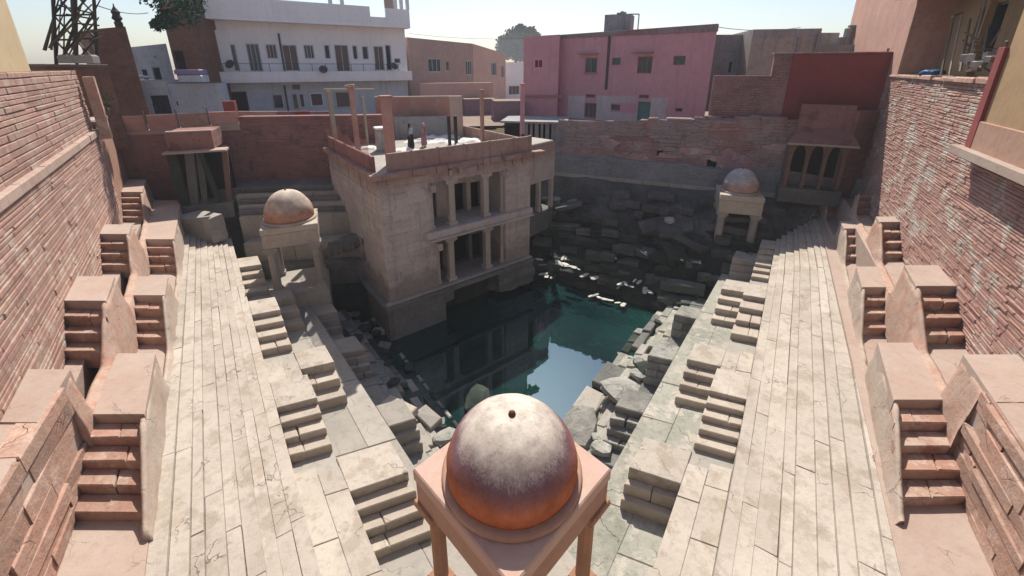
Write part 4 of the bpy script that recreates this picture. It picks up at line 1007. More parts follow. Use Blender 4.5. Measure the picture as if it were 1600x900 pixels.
# parapets: panels between little posts
zr = Z(HR) + .06
pp = empty('roof_parapet', tuple(C0 + Vector((0, 0, zr))), 'low pinkish parapet of stone panels along the right edge of the tower roof', 'parapet')
us = [.55, 2.0, 3.6, 5.3, 7.1, 9.0, LT]
for a, b in zip(us, us[1:]):
    tbar(pp, 'panel', C0, e1, n1, a + .05, b - .05, zr + .004, zr + 1.02, -.14, 0, M['towerred'], .02, .012)
for a in us[1:]: tbar(pp, 'post', C0, e1, n1, a - .05 if a < LT else LT - .12, a + .044, zr + .004, zr + 1.06, -.16, .02, M['towerred'], .01)
p2 = empty('roof_parapet', tuple(C0 + Vector((0, 0, zr))), 'low red brick parapet with netting along the left edge of the tower roof', 'parapet')
for k in range(6): tbar(p2, 'panel', C0, e2, n2, .55 + k * 1.45, 1.97 + k * 1.45, zr + .004, zr + .85, -.16, 0, M['maroonbrick'], .02, .01)
p3 = empty('roof_parapet', tuple(C3 + Vector((0, 0, zr))), 'low pink parapet closing the back of the tower roof on the right', 'parapet')
for k in range(5): tbar(p3, 'panel', C1, e2, -n2, .3 + k * 1.7, 1.95 + k * 1.7, zr + .004, zr + .8, -.16, 0, M['towerred'], .02, .01)
# roof posts (px of base, base row, top row, radius, material, label)
def on_roof(px, py): return at(px, py, HR - .06)
def roof_post(px, py, ptop, w, m, label, name='roof_post', cap=True, tilt=0):
    p = on_roof(px, py); zt = Z(Hat(ptop, p.y)); h = zt - p.z
    t = empty(name, tuple(p), label, 'post', rz=0)
    o = MB().box((p.x, p.y, p.z + h / 2 + .002), (w, w, h), math.atan2(e1.y, e1.x), .02, .012).build('shaft', m, t)
    if cap: MB().box((p.x, p.y, zt + .05), (w * 1.35, w * 1.35, .096), math.atan2(e1.y, e1.x), .02, .005).build('cap', m, t)
    return p, zt
roof_post(612, 258, 152, .46, M['redpost'], 'thick red plastered pillar at the front corner of the tower roof')
roof_post(525, 226, 142, .26, M['palemetal'], 'thin pale post at the far left edge of the tower roof', cap=False)
roof_post(560, 236, 140, .28, M['redpost'], 'red brick post left of the thick corner pillar, with a red cloth on top')
p_, z_ = roof_post(754, 222, 142, .22, M['kbeam'], 'slim pinkish post on the right parapet of the tower roof')
p_, z_ = roof_post(816, 209, 132, .26, M['pink'], 'slim pink post at the far right corner of the tower roof')
roof_post(703, 226, 181, .18, M['iron'], 'dark steel stanchion on the tower roof, left of the pair', cap=False)
roof_post(713, 225, 181, .18, M['iron'], 'dark steel stanchion on the tower roof, right of the pair', cap=False)
roof_post(575, 226, 150, .14, M['palemetal'], 'very thin pale pole between the red posts on the tower roof', cap=False)
# little broken lintel over left posts
pa = on_roof(536, 226); zt = Z(Hat(141, pa.y)); tag(MB().box((pa.x + 1.0, pa.y - .3, zt + .05), (3.4, .3, .14), .0, .02).build('lintel', M['walk']), 'pale lintel beam resting across posts at the left of the tower roof', 'beam')
o = MB(); q = on_roof(560, 236); zc = Z(Hat(138, q.y))
for k in range(5): o.box((q.x + rnd(-.2, .2), q.y + rnd(-.1, .1), zc + .1 + rnd(-.06, .1)), (.3, .25, .16), rnd(0, 3), .04, .03)
tag(o.build('red_cloth', M['redpost']), 'bunched red cloth on top of the red post', 'cloth')
# netting panels along the left edge
for k in range(5):
    a = C0 + e2 * (.8 + k * 1.7) + n2 * .03; b = C0 + e2 * (2.45 + k * 1.7) + n2 * .03; h = [1.9, 1.5, 1.7, 2.0, 1.6][k]; nv = 8; vs = []
    for i in range(nv + 1):
        p = a.lerp(b, i / nv); w_ = .05 * math.sin(i * 2.1 + k)
        vs += [(p.x + w_, p.y, zr + .02), (p.x - w_ * .5, p.y + w_, zr + h - .25 * math.sin(i / nv * math.pi))]
    tag(MB().add(vs, [(2 * i, 2 * i + 2, 2 * i + 3, 2 * i + 1) for i in range(nv)]).build('red_netting', M['net']), f'sagging red netting on the tower roof edge, {ordn(k)} panel from the thick pillar', 'netting', 'red netting on the tower roof')
# grey block with white top, white sheets and rubble
q = on_roof(598, 236); bt = empty('water_tank', tuple(q), 'small square grey tank with white lid beside the thick red pillar', 'tank')
MB().box((q.x, q.y + .3, q.z + .72), (.85, .8, 1.42), .5, .05, .02).build('body', M['beigeb'], bt); MB().box((q.x, q.y + .3, q.z + 1.5), (.95, .9, .12), .5, .04, .02).build('lid', M['sheet'], bt)
random.seed(9)
for k, (px, py, l_) in enumerate(((632, 236, 1.6), (575, 232, 1.1), (690, 222, 1.6), (735, 220, 1.8), (672, 215, 1.2), (720, 228, 1.0), (650, 222, 1.4), (700, 214, 1.6))):
    q = on_roof(px, py); o = MB()
    nu = 8; vs = []
    for i in range(nu + 1):
        for j in range(nu + 1):
            u_, v_ = i / nu - .5, j / nu - .5; r_ = max(0, 1 - (abs(u_) * 2) ** 3) * max(0, 1 - (abs(v_) * 2) ** 3)
            vs.append((q.x + u_ * l_ * 1.2, q.y + v_ * l_ * .8, q.z + .01 + r_ * (.16 + .22 * noise.noise(Vector((u_ * 4 + k, v_ * 4, k))))))
    o.add(vs, [(i * (nu + 1) + j, (i + 1) * (nu + 1) + j, (i + 1) * (nu + 1) + j + 1, i * (nu + 1) + j + 1) for i in range(nu) for j in range(nu)])
    tag(o.build('white_sheet', M['sheet']), f'crumpled white sheet on the tower roof, {["beside the thick pillar", "at the left edge behind the red post", "left of the dark stanchions", "right of the dark stanchions", "behind the people", "just beyond the stanchions", "in front of the people", "farthest back"][k]}', 'sheet', 'white sheets on the tower roof')
# shed walls behind the roof
def face_wall(name, label, px0, Y0, px1, Y1, ytop, ybot, th, m, cat='wall', cap=None, capm=None):
    Hm = Hat(ytop, (Y0 + Y1) / 2); Hb = Hat(ybot, (Y0 + Y1) / 2)
    return wall_seg(name, label, XY(px0, Y0, Hm), XY(px1, Y1, Hm), Z(Hb), Z(Hm), th, m, cap=cap, capm=capm, cat=cat)
face_wall('pink_wall', 'short red and pink plastered wall standing behind the tower roof', 585, 33.5, 704, 34.5, 152, 250, .3, M['redpost'], cap=.08)
face_wall('green_stained_wall', 'lower grey green stained wall behind the two people', 615, 32.6, 700, 33.2, 182, 250, .25, M['greyb'])
face_wall('pale_panel', 'narrow greyish pillar wall right of the pink wall behind the tower roof', 702, 33.2, 722, 33.4, 150, 250, .5, M['tan'])

# people on the roof -------------------------------------------------
def person(px, py, h, label, body_c, cloth, hair_c, rz, arms=((-.2, 0), (.2, 0))):
    p = on_roof(px, py); t = empty('person', tuple(p), label, 'person', rz=rz); s = h / 1.7
    import bmesh
    J = {'pel': (0, 0, .92), 'spine': (0, .01, 1.12), 'chest': (0, .0, 1.30), 'neck': (0, 0, 1.45), 'head': (0, -.02, 1.54), 'top': (0, -.01, 1.68),
         'shl': (-.17, 0, 1.38), 'ell': (-.23, .02, 1.12), 'wrl': (-.20, -.12, .93), 'hal': (-.19, -.18, .86), 'shr': (.17, 0, 1.38), 'elr': (.23, .03, 1.12), 'wrr': (.21, -.10, .92), 'har': (.2, -.15, .85),
         'hipl': (-.09, 0, .88), 'knl': (-.10, -.03, .48), 'anl': (-.10, .02, .09), 'tol': (-.11, -.14, .03), 'hipr': (.09, 0, .88), 'knr': (.11, -.01, .48), 'anr': (.12, .05, .09), 'tor': (.13, -.11, .03)}
    Rr = {'pel': .13, 'spine': .115, 'chest': .135, 'neck': .055, 'head': .095, 'top': .075, 'shl': .06, 'ell': .042, 'wrl': .03, 'hal': .032, 'shr': .06, 'elr': .042, 'wrr': .03, 'har': .032,
          'hipl': .09, 'knl': .06, 'anl': .04, 'tol': .035, 'hipr': .09, 'knr': .06, 'anr': .04, 'tor': .035}
    ks = list(J); me = bpy.data.meshes.new('body'); E = [('pel', 'spine'), ('spine', 'chest'), ('chest', 'neck'), ('neck', 'head'), ('head', 'top'), ('chest', 'shl'), ('shl', 'ell'), ('ell', 'wrl'), ('wrl', 'hal'), ('chest', 'shr'), ('shr', 'elr'), ('elr', 'wrr'), ('wrr', 'har'),
         ('pel', 'hipl'), ('hipl', 'knl'), ('knl', 'anl'), ('anl', 'tol'), ('pel', 'hipr'), ('hipr', 'knr'), ('knr', 'anr'), ('anr', 'tor')]
    me.from_pydata([tuple(c * s for c in J[k]) for k in ks], [(ks.index(a), ks.index(b)) for a, b in E], [])
    me.materials.append(body_c); o = bpy.data.objects.new('body', me); COL.objects.link(o); o.parent = t
    sk = o.modifiers.new('skin', 'SKIN'); 
    for i, k in enumerate(ks): me.skin_vertices[0].data[i].radius = (Rr[k] * s, Rr[k] * s)
    me.skin_vertices[0].data[0].use_root = True
    o.modifiers.new('sub', 'SUBSURF').levels = 1; o.modifiers['sub'].render_levels = 2
    def loc(mb, nm, m): q = mb.build(nm, m, None, True); q.parent = t; return q
    if cloth[0]: loc(MB().lathe([(.20 * s, .12 * s), (.23 * s, .3 * s), (.19 * s, .7 * s), (.165 * s, 1.0 * s), (.145 * s, 1.05 * s)], 16), 'skirt', cloth[0])
    tp = MB().lathe([(.15 * s, .98 * s), (.16 * s, 1.15 * s), (.175 * s, 1.32 * s), (.10 * s, 1.43 * s), (.06 * s, 1.46 * s)], 16)
    tp.v = [(x * 1.15, y * .85, z) for x, y, z in tp.v]; loc(tp, 'top', cloth[1])
    hr = MB().lathe([(.03 * s, 1.40 * s), (.085 * s, 1.44 * s), (.105 * s, 1.55 * s), (.095 * s, 1.66 * s), (.05 * s, 1.72 * s), (.01 * s, 1.73 * s)], 14); hr.v = [(x, y + .03 * s, z) for x, y, z in hr.v]
    loc(hr, 'hair' if hair_c[1] else 'head_scarf', hair_c[0])
    for sx in (-1, 1):
        for k in range(4): pass
    return t
M['skin'] = flat('brown_skin', (.25, .13, .08)); M['black'] = flat('black_cloth', (.012, .012, .014)); M['ltblue'] = flat('light_blue_cloth', (.30, .48, .55)); M['mauve'] = flat('mauve_cloth', (.40, .18, .24)); M['pinkcloth'] = flat('pink_cloth', (.62, .30, .36))
person(643, 234, 1.74, 'person in a long black garment with light blue top, standing on the tower roof', M['skin'], (M['black'], M['ltblue']), (M['black'], True), 1.1)
person(663, 229, 1.62, 'person wrapped in a pink and mauve sari with pink head cloth on the tower roof', M['skin'], (M['mauve'], M['mauve']), (M['pinkcloth'], False), -.8)

# attached bastion with arches to the right of the tower
B0 = Vector((*XY(826, 28.6, 8), 0)); B1 = Vector((*XY(866, 31.0, 8), 0)); eb = (B1 - B0).normalized(); nb = Vector((eb.y, -eb.x, 0)); LB = (B1 - B0).length
bt = empty('arched_bastion', tuple(B0 + Vector((0, 0, Z(10.4)))), 'small ruined stone bastion with arched opening attached at right of the tower', 'building')
facade(bt, B0, B1, Z(8.1), Z(5.3), [], M['tower'], .3)
for k, u in enumerate((0.05, .42 * LB, .93 * LB)):
    c = B0 + eb * (u + .1) - nb * .2; MB().box((c.x, c.y, Z(9.3)), (.26, .3, 2.4), math.atan2(eb.y, eb.x), .02, .01).build('column', M['tower'], bt)
MB().prism([tuple((B0 - nb * .05).xy), tuple((B1 - nb * .05).xy), tuple((B1 - nb * 2.2).xy), tuple((B0 - nb * 2.2).xy)], Z(12.2), Z(10.5), .05, .05).build('base', M['greystone'], bt)
MB().prism([tuple((B0 - nb * .1).xy), tuple((B1 - nb * .1).xy), tuple((B1 - nb * 2.4).xy), tuple((B0 - nb * 2.4).xy)], Z(5.6), Z(5.2), .05, .08).build('roof', M['walk'], bt)
MB().prism([tuple((B0 - nb * 1.2).xy), tuple((B1 - nb * 1.2).xy), tuple((B1 - nb * 2.2).xy), tuple((B0 - nb * 2.2).xy)], Z(10.5), Z(5.6), .0, 0).build('inner_wall', M['mossshade'], bt)
# ================================================================== FAR WALLS
# far right retaining wall above the ledge
D_ = (Fb - Fa); A_ = Fa - D_ * .22; B_ = Fb + D_ * .34
eF = D_.normalized(); nF = Vector((eF.y, -eF.x, 0))
fw = empty('far_wall', tuple(A_), 'high weathered grey and mauve stone wall across the far right side of the well', 'wall')
u_h = []
def onF(px, py): return ray_plane(px, py, A_ - nF * .3, eF)
holes = []
for x0, y0, x1, y1 in ((907, 224, 917, 239), (950, 233, 960, 245), (1027, 235, 1035, 249), (1106, 245, 1118, 262), (1168, 250, 1180, 262)):
    a, zt = onF(x0, y0); b, zb = onF(x1, y1); holes.append((a, b, min(zt, zb), max(zt, zb), .5))
LF = (B_ - A_).length; uG, _ = onF(884, 210); holes_w = holes + [(-.5, uG, Z(6.45), Z(2), .5, 'open top')]
facade(fw, A_ - nF * .3, B_ - nF * .3, Z(9.0), Z(4.5), holes_w, M['farwall'], .5, name='lower_face', z1b=Z(3.0))
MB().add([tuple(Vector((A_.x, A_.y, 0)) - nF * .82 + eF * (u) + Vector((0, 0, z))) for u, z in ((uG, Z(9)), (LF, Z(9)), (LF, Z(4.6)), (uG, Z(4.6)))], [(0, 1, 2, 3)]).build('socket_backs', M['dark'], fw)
random.seed(44); clad(fw, Vector((A_.x, A_.y, 0)) - nF * .3, eF, nF, LF, Z(7.3), Z(4.5), holes_w, (.2, .42), (.5, 2.0), M['farwall'], (.01, .09), skip=.3, z1b=Z(3.1))
# grey smoother lower apron, proud of the wall
ap = MB(); nu = 40; vs = []
for i in range(nu + 1):
    u = LF * i / nu; h = Z(7.0) + .35 * noise.noise(Vector((u * .4, 0, 2))) + .12 * noise.noise(Vector((u * 1.8, 0, 4)))
    p = Vector((A_.x, A_.y, 0)) + eF * u
    vs += [tuple(p + nF * .12 + Vector((0, 0, Z(8.6)))), tuple(p - nF * .05 + Vector((0, 0, h))), tuple(p - nF * .32 + Vector((0, 0, h + .12)))]
ap.add(vs, [(3 * i + k, 3 * i + 3 + k, 3 * i + 4 + k, 3 * i + 1 + k) for i in range(nu) for k in (0, 1)]); o = ap.build('grey_apron', M['apron'], fw); uvwall(o, eF)
# maroon brick and paint above, right half
M['mauvebrick'] = stone('mauve_brick', (.33, .185, .175), (.27, .15, .145), (.12, .07, .07), .35, bump=.9, vary=.05, dirt_amt=.5, third=(.30, .19, .18), brick=(.5, .17), streak=.3)
def plane_pt(px, py, off): u, z = ray_plane(px, py, A_ - nF * off, eF); return u, z
u0, z0 = plane_pt(1116, 118, 1.0); u1, _ = plane_pt(1205, 118, 1.0); u2, zt2 = plane_pt(1205, 85, 1.0); u3, _ = plane_pt(1240, 85, 1.0)
mw = empty('brick_parapet', tuple(Vector((A_.x, A_.y, Z(4))) + eF * u0), 'stepped mauve and maroon brick wall above the right part of the far wall', 'wall')
def onwall(par, name, ua, ub, za, zb, m, off=1.0, th=.5, bev=.02):
    a = Vector((A_.x, A_.y, 0)) + eF * ua - nF * off; b = a + eF * (ub - ua)
    o = MB().prism([tuple(a.xy), tuple(b.xy), tuple((b - nF * th).xy), tuple((a - nF * th).xy)], za, zb, bev).build(name, m, par); uvwall(o, eF); return o
o_b = onwall(mw, 'brick_face', u0, u1, Z(5.6), z0, M['mauvebrick']); onwall(mw, 'brick_face', u1 + .005, u3, Z(5.6), zt2, M['mauvebrick'], .98)
onwall(mw, 'painted_panel', u3 + .01, LF + .6, z0 - 3.2, zt2 + .02, M['maroon'], .93); onwall(mw, 'coping', u1 - .1, LF + .65, zt2 + .024, zt2 + .1, M['farwall'], .88, .6)
onwall(fw, 'upper_face', uG + .3, LF, Z(5.6), Z(4.3), M['farwall'], .9, .4)
# peeling plaster and repair patches, each a thin irregular sheet standing a few centimetres proud
random.seed(14)
M['patchpink'] = stone('mauve_plaster_patch', (.40, .25, .25), (.34, .20, .20), (.16, .1, .1), .7, bump=.8, vary=.25, dirt_amt=.5, third=(.42, .34, .33))
def blob(par, u, z, ru, rz_, off, m, name, th=.05):
    n_ = 18; f_ = []; base = Vector((A_.x, A_.y, 0)); ph = rnd(0, 50)
    for k in range(n_):
        a = 2 * math.pi * k / n_; r = 1 + .55 * noise.noise(Vector((math.cos(a) * 1.3 + ph, math.sin(a) * 1.3, ph)))
        f_.append((u + ru * r * math.cos(a), z + rz_ * r * math.sin(a)))
    vs = [tuple(base + eF * uu - nF * (off - th) + Vector((0, 0, zz))) for uu, zz in f_] + [tuple(base + eF * (u + (uu - u) * 1.06) - nF * off + Vector((0, 0, z + (zz - z) * 1.06))) for uu, zz in f_]
    o = MB().add(vs, [tuple(range(n_))] + [(n_ + k, n_ + (k + 1) % n_, (k + 1) % n_, k) for k in range(n_)]).build(name, m, par); uvwall(o, eF)
for k in range(30):
    blob(fw, rnd(.24, .86) * LF, Z(rnd(5.1, 7.1)), rnd(.5, 2.2), rnd(.2, .75), .3, M[('patchpink', 'farwall', 'patchpink', 'mauvebrick')[k % 4]], 'plaster_patch', rnd(.03, .09))
# ragged remains between the pink house and the wall top
for k in range(18):
    u = uG + .3 + LF * (.55 * k / 18) + rnd(-.3, .3); a = Vector((A_.x, A_.y, 0)) + eF * u - nF * .55
    MB().box((a.x, a.y, Z(4.45 - 1.2 * k / 18) + rnd(-.25, .1)), (rnd(.5, 2.4), rnd(.3, .6), rnd(.2, .6)), math.atan2(eF.y, eF.x), .06, .06).build('loose_stone', M['farwall'], fw)

# ---- pavilion (jharokha) at the right end of the far wall
uj0, _ = ray_plane(1234, 250, A_ + nF * .9, eF); uj1, _ = ray_plane(1318, 250, A_ + nF * .9, eF); j0 = Vector((A_.x, A_.y, 0)) + nF * .9 + eF * uj0; j1 = Vector((A_.x, A_.y, 0)) + nF * .9 + eF * uj1; ej = (j1 - j0).normalized(); nj = Vector((ej.y, -ej.x, 0)); LJ = (j1 - j0).length
jv = empty('arcaded_pavilion', tuple(j0 + Vector((0, 0, Z(8.6)))), 'dark arcaded pavilion with three pointed arches and sloping eave, at the far right corner', 'pavilion')
zt = Z(Hat(222, j0.y)); zb = Z(Hat(291, j0.y))
# arch screen
def arch_hole_face(parent, P, e, n, L, z0, z1, na, m, th=.22):
    mb = MB(); w_ = L / na; seg = 10
    for k in range(na):
        c = (k + .5) * w_; r = w_ * .39; zs = z1 - (z1 - z0) * .42
        pts_ = [(c - r, z0), (c - r, zs)] + [(c - r * math.cos(a * math.pi / seg), zs + (z1 - .12 - zs) * (math.sin(a * math.pi / seg) ** .8)) for a in range(1, seg)] + [(c + r, zs), (c + r, z0)]
        P2 = lambda u, z, d: tuple(P + e * u - n * d + Vector((0, 0, z)))
        for (ua, za), (ub, zb_) in zip(pts_, pts_[1:]):
            if abs(ua - ub) < 1e-6:
                edge = c - w_ / 2 if ua < c else c + w_ / 2
                q = [(edge, za), (ua, za), (ub, zb_), (edge, zb_)]
            else: q = [(ua, za), (ub, zb_), (ub, z1), (ua, z1)]
            mb.add([P2(u, z, 0) for u, z in q], [(0, 1, 2, 3)]); mb.add([P2(ua, za, 0), P2(ub, zb_, 0), P2(ub, zb_, th), P2(ua, za, th)], [(0, 1, 2, 3)])
        for ed, uu in ((c - w_ / 2, c - r), (c + r, c + w_ / 2)): mb.add([P2(ed, zs, 0), P2(uu, zs, 0), P2(uu, z1, 0), P2(ed, z1, 0)], [(0, 1, 2, 3)])
    return mb.build('arcade', m, parent)
M['archst'] = stone('dark_arcade_stone', (.22, .14, .11), (.17, .11, .09), (.08, .05, .04), .6, bump=.5, vary=.05, dirt_amt=.5)
arch_hole_face(jv, j0, ej, nj, LJ, zb, zt, 3, M['archst'])
for k in range(4):
    c = j0 + ej * (LJ * k / 3) + nj * .03; MB().box((c.x, c.y, (zb + zt) / 2 - .3), (.16, .16, zt - zb - .9), math.atan2(ej.y, ej.x), .02).build('column', M['archst'], jv)
MB().prism([tuple((j0 + nj * .3 - ej * .3).xy), tuple((j1 + nj * .3 + ej * .3).xy), tuple((j1 - nj * 3 + ej * .3).xy), tuple((j0 - nj * 3 - ej * .3).xy)], zb - 1.0, zb - .005, .04).build('floor_base', M['greystone'], jv)
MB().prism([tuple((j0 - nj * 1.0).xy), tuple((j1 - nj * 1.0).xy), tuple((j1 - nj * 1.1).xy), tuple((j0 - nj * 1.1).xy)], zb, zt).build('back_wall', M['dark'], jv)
for a in (j0 - ej * .15, j1 + ej * .0): MB().prism([tuple(a.xy), tuple((a + ej * .16).xy), tuple((a + ej * .16 - nj * 1.1).xy), tuple((a - nj * 1.1).xy)], zb, zt).build('side_wall', M['archst'], jv)
# sloping eave + parapet
ev = MB(); a0 = j0 - ej * .5 + nj * .85; a1 = j1 + ej * .4 + nj * .85; b0 = j0 + ej * .1 - nj * .25; b1 = j1 + ej * .1 - nj * .25; za = zt + .05; zb2 = Z(Hat(200, j0.y))
ev.add([(*a0.xy, za), (*a1.xy, za), (*b1.xy, zb2), (*b0.xy, zb2), (*a0.xy, za - .1), (*a1.xy, za - .1), (*b1.xy, zb2 - .12), (*b0.xy, zb2 - .12)], [(0, 1, 2, 3), (7, 6, 5, 4), (4, 5, 1, 0), (5, 6, 2, 1), (7, 4, 0, 3)])
ev.build('eave', M['maroonbrick'], jv)
MB().beam((*a0.xy, za - .04), (*a1.xy, za - .04), .07, 6).build('eave_edge', M['landing'], jv)
MB().prism([tuple(b0.xy), tuple(b1.xy), tuple((b1 - nj * .3).xy), tuple((b0 - nj * .3).xy)], zb2 - .15, Z(Hat(163, j0.y)), .03).build('parapet', M['maroonbrick'], jv)
uvs = None
# block wall between rubble wall and pavilion
wall_seg('corner_wall', 'dark maroon corner wall between the arcaded pavilion and the right rubble wall', (j1.x + .25, j1.y + .0), (Rw(j1.y + .6) + .3, j1.y + .6), Z(9.0), Z(2.6), .6, M['maroonbrick'])

# ---- far left walls
W0 = Vector((-25.6, 26.6, 0)); W1 = Vector((-19.2, 29.3, 0)); W2_ = Vector((-9.5, 30.5, 0))
wl = wall_seg('brick_wall', 'dark maroon brick wall closing the far left side of the well', tuple(W1.xy), tuple(W2_.xy), Z(9.2), Z(3.4), .6, M['maroonbrick'], cap=.12, capm=M['maroonbrick'])
random.seed(45); dd_ = Vector(((W2_ - W1).normalized().x, (W2_ - W1).normalized().y, 0)); clad(wl, Vector((W1.x, W1.y, 0)), dd_, Vector((dd_.y, -dd_.x, 0)), (W2_ - W1).length, Z(8.0), Z(3.5), [], (.16, .3), (.4, 1.4), M['maroonbrick'], (.01, .05), skip=.35, lim=250)
wl = wall_seg('brick_wall', 'maroon brick wall at the far left corner below the reddish railing panels', tuple(W0.xy), tuple(W1.xy), Z(9.0), Z(4.15), .6, M['maroonbrick'], cap=.14, capm=M['landing'], z1b=Z(3.9))
rp = empty('parapet_panels', tuple(W0 + Vector((0, 0, Z(4)))), 'row of reddish brown parapet panels with thin posts on the far left wall', 'parapet')
eW = (W1 - W0).normalized(); nW = Vector((eW.y, -eW.x, 0)); LW_ = (W1 - W0).length
for k in range(4):
    a = W0 + eW * (LW_ * k / 4 + .06) - nW * .1; b = W0 + eW * (LW_ * (k + 1) / 4 - .06) - nW * .1; z = Z(4.15) + .145 + k * .06
    MB().prism([tuple(a.xy), tuple(b.xy), tuple((b - nW * .12).xy), tuple((a - nW * .12).xy)], z, z + 1.0 - k * .03, .02, .02).build('panel', M['rockpink'] if k == 2 else M['redpost'], rp)
    MB().box(((a - eW * .06).x, (a - eW * .06).y - .05, z + .6), (.07, .07, 1.25), 0, .01).build('post', M['wood'], rp)
wall_seg('red_block', 'small bright red wall block at the right end of the reddish panels', XY(350, 30.4, 3), XY(368, 30.6, 3), Z(4.5), Z(Hat(158, 30.5)), .5, M['maroon'])
pw = empty('parapet_panels', tuple(W1 + Vector((0, 0, Z(3.3)))), 'row of pinkish panels along the foot of the white house', 'parapet')
for k, (x0, x1, m) in enumerate(((370, 392, 'tan'), (392, 432, 'tan'), (432, 460, 'purple'), (460, 483, 'maroon'), (483, 513, 'purple'))):
    p0 = Vector((*XY(x0, 31.5, 3), 0)); p1 = Vector((*XY(x1, 31.6, 3), 0))
    MB().prism([tuple(p0.xy), tuple((p1 - Vector((.03, 0, 0))).xy), (p1.x - .03, p1.y + .2), (p0.x, p0.y + .2)], Z(4.2), Z(Hat(174, 31.5)), .02).build('panel', M[m], pw)
# ruined jharokha at the far left
rj0 = Vector((*XY(258, 24.9, 5), 0)); rj1 = Vector((*XY(345, 26.0, 5), 0)); er = (rj1 - rj0).normalized(); nr = Vector((er.y, -er.x, 0)); LR = (rj1 - rj0).length
rj = empty('ruined_balcony', tuple(rj0 + Vector((0, 0, Z(8)))), 'ruined balcony with maroon parapet and broken white eave over a dark recess at far left', 'balcony')
ze = Z(Hat(238, 25.3)); ztp = Z(Hat(207, 25.3))
MB().prism([tuple((rj0 + er * .2).xy), tuple((rj1 - er * .3).xy), tuple((rj1 - er * .3 - nr * 2.4).xy), tuple((rj0 + er * .2 - nr * 2.4).xy)], ze + .14, ztp, .03, .02).build('parapet', M['maroonbrick'], rj)
MB().prism([tuple((rj0 + nr * .5).xy), tuple((rj1 + nr * .55 + er * .4).xy), tuple((rj1 - nr * .3 + er * .4).xy), tuple((rj0 - nr * .3).xy)], ze, ze + .13, .03, .05).build('eave', M['landing'], rj)
MB().prism([tuple((rj0 + er * .2 + nr * .02).xy), tuple((rj1 - er * .3 + nr * .02).xy), tuple((rj1 - er * .3 - nr * .3).xy), tuple((rj0 + er * .2 - nr * .3).xy)], ztp + .004, ztp + .08, .03, .03).build('coping', M['landing'], rj)
for k, (t_, w_, ln_, mm) in enumerate(((.08, .5, 0, 'mossshade'), (.30, .5, .12, 'greystone'), (.47, .35, .1, 'greystone'), (.66, .3, -.12, 'mossshade'), (.97, .28, .1, 'archst'))):
    c = rj0 + er * (LR * t_) - nr * (.3 + .25 * (k % 3)); MB().box((c.x, c.y, (Z(8.6) + ze) / 2), (w_, .25, ze - Z(8.6)), math.atan2(er.y, er.x), .03, .03, ry=ln_).build('leaning_pillar', M[mm], rj)
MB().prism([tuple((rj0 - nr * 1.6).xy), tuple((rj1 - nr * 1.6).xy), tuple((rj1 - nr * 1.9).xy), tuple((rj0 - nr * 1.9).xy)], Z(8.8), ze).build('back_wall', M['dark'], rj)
MB().prism([tuple((rj0 + nr * .1).xy), tuple((rj1 + nr * .1).xy), tuple((rj1 - nr * 1.7).xy), tuple((rj0 - nr * 1.7).xy)], Z(9.5), Z(8.5), .04, .03).build('floor_base', M['greystone'], rj)
p = at(308, 348, 9.0); rough_block('stone_slab', [(p.x - 1.6, p.y - .2), (p.x + 1.1, p.y - .5), (p.x + 1.3, p.y + .5), (p.x - .6, p.y + 1.1)], Z(10.2), Z(8.6), M['walk'], .08)
tag(bpy.context.scene.collection.objects[-1], 'big angular stone slab propped at the far end of the left terraces', 'stone slab')

# far left stepped platform
fl = empty('far_left_terrace', (-14, 25, Z(9)), kind='structure')
def Tl(Y): return C0.x + (e2.x / e2.y) * (Y - C0.y)       # tower left face line
levels = [(30.4, 26.9, 7.9, 'greystone', -21.5), (26.9, 26.45, 8.15, 'walk', -18.6), (26.45, 26.05, 8.4, 'greystone', -18.3), (26.05, 25.65, 8.65, 'walk', -18.0), (25.65, 25.3, 8.9, 'greystone', -17.8), (25.3, 24.9, 9.15, 'walk', -17.6), (24.9, 23.9, 10.6, 'walk', -17.0), (23.9, 23.2, 11.9, 'greystone', -16.4), (23.2, 22.3, 13.4, 'mossshade', -15.6)]
for k, (ya, yb, H, m, xl) in enumerate(levels):
    x = xl; xr = Tl((ya + yb) / 2) + .6
    while x < xr:
        l_ = rnd(1.3, 2.6) if k else 3.0; xe = min(x + l_, xr)
        a = .13
        MB().prism([(x, yb + (x - xl) * a), (xe - .015, yb + (xe - xl) * a), (xe - .015, ya + (xe - xl) * a), (x, ya + (x - xl) * a)], Z(15.3), Z(H) + rnd(-.03, .03), .025, .02).build('paving_slab', M[m], fl)
        x = xe
# broken diagonal stair lower on this side
random.seed(12)
for k in range(8):
    p = at(560 - k * 9, 372 + k * 3.2, 10.5 + k * .16); slab(p.x, p.y, p.z - .05, 1.5, .55, .5, -.2, 0, 0, M['greystone'], f'worn broken step in the shaded stair left of the tower, {ordn(k)} from the right', 'broken steps left of the tower', 'broken_step')
for k, (px, py) in enumerate(((520, 412), (540, 408), (508, 435), (528, 433), (545, 440), (572, 462), (560, 478), (570, 470), (556, 488), (580, 460), (590, 498), (540, 495), (558, 447), (565, 512), (592, 517), (500, 412), (600, 540), (505, 470), (522, 458))):
    p = at(px, py, 15.1); slab(p.x, p.y, p.z, rnd(.5, 1.0), rnd(.35, .6), .25, rnd(0, 3), rnd(-.15, .15), rnd(-.15, .15), M['walk'] if k % 2 else M['rock'], f'pale stone in the dark water left of the tower, {ordn(k)} of the scatter', 'pale stones in the dark water left of the tower')

# ================================================================== BUILDINGS
wp = dict(frame=M['frame']); nf = dict(frame=M['framepink'], fw=.07)
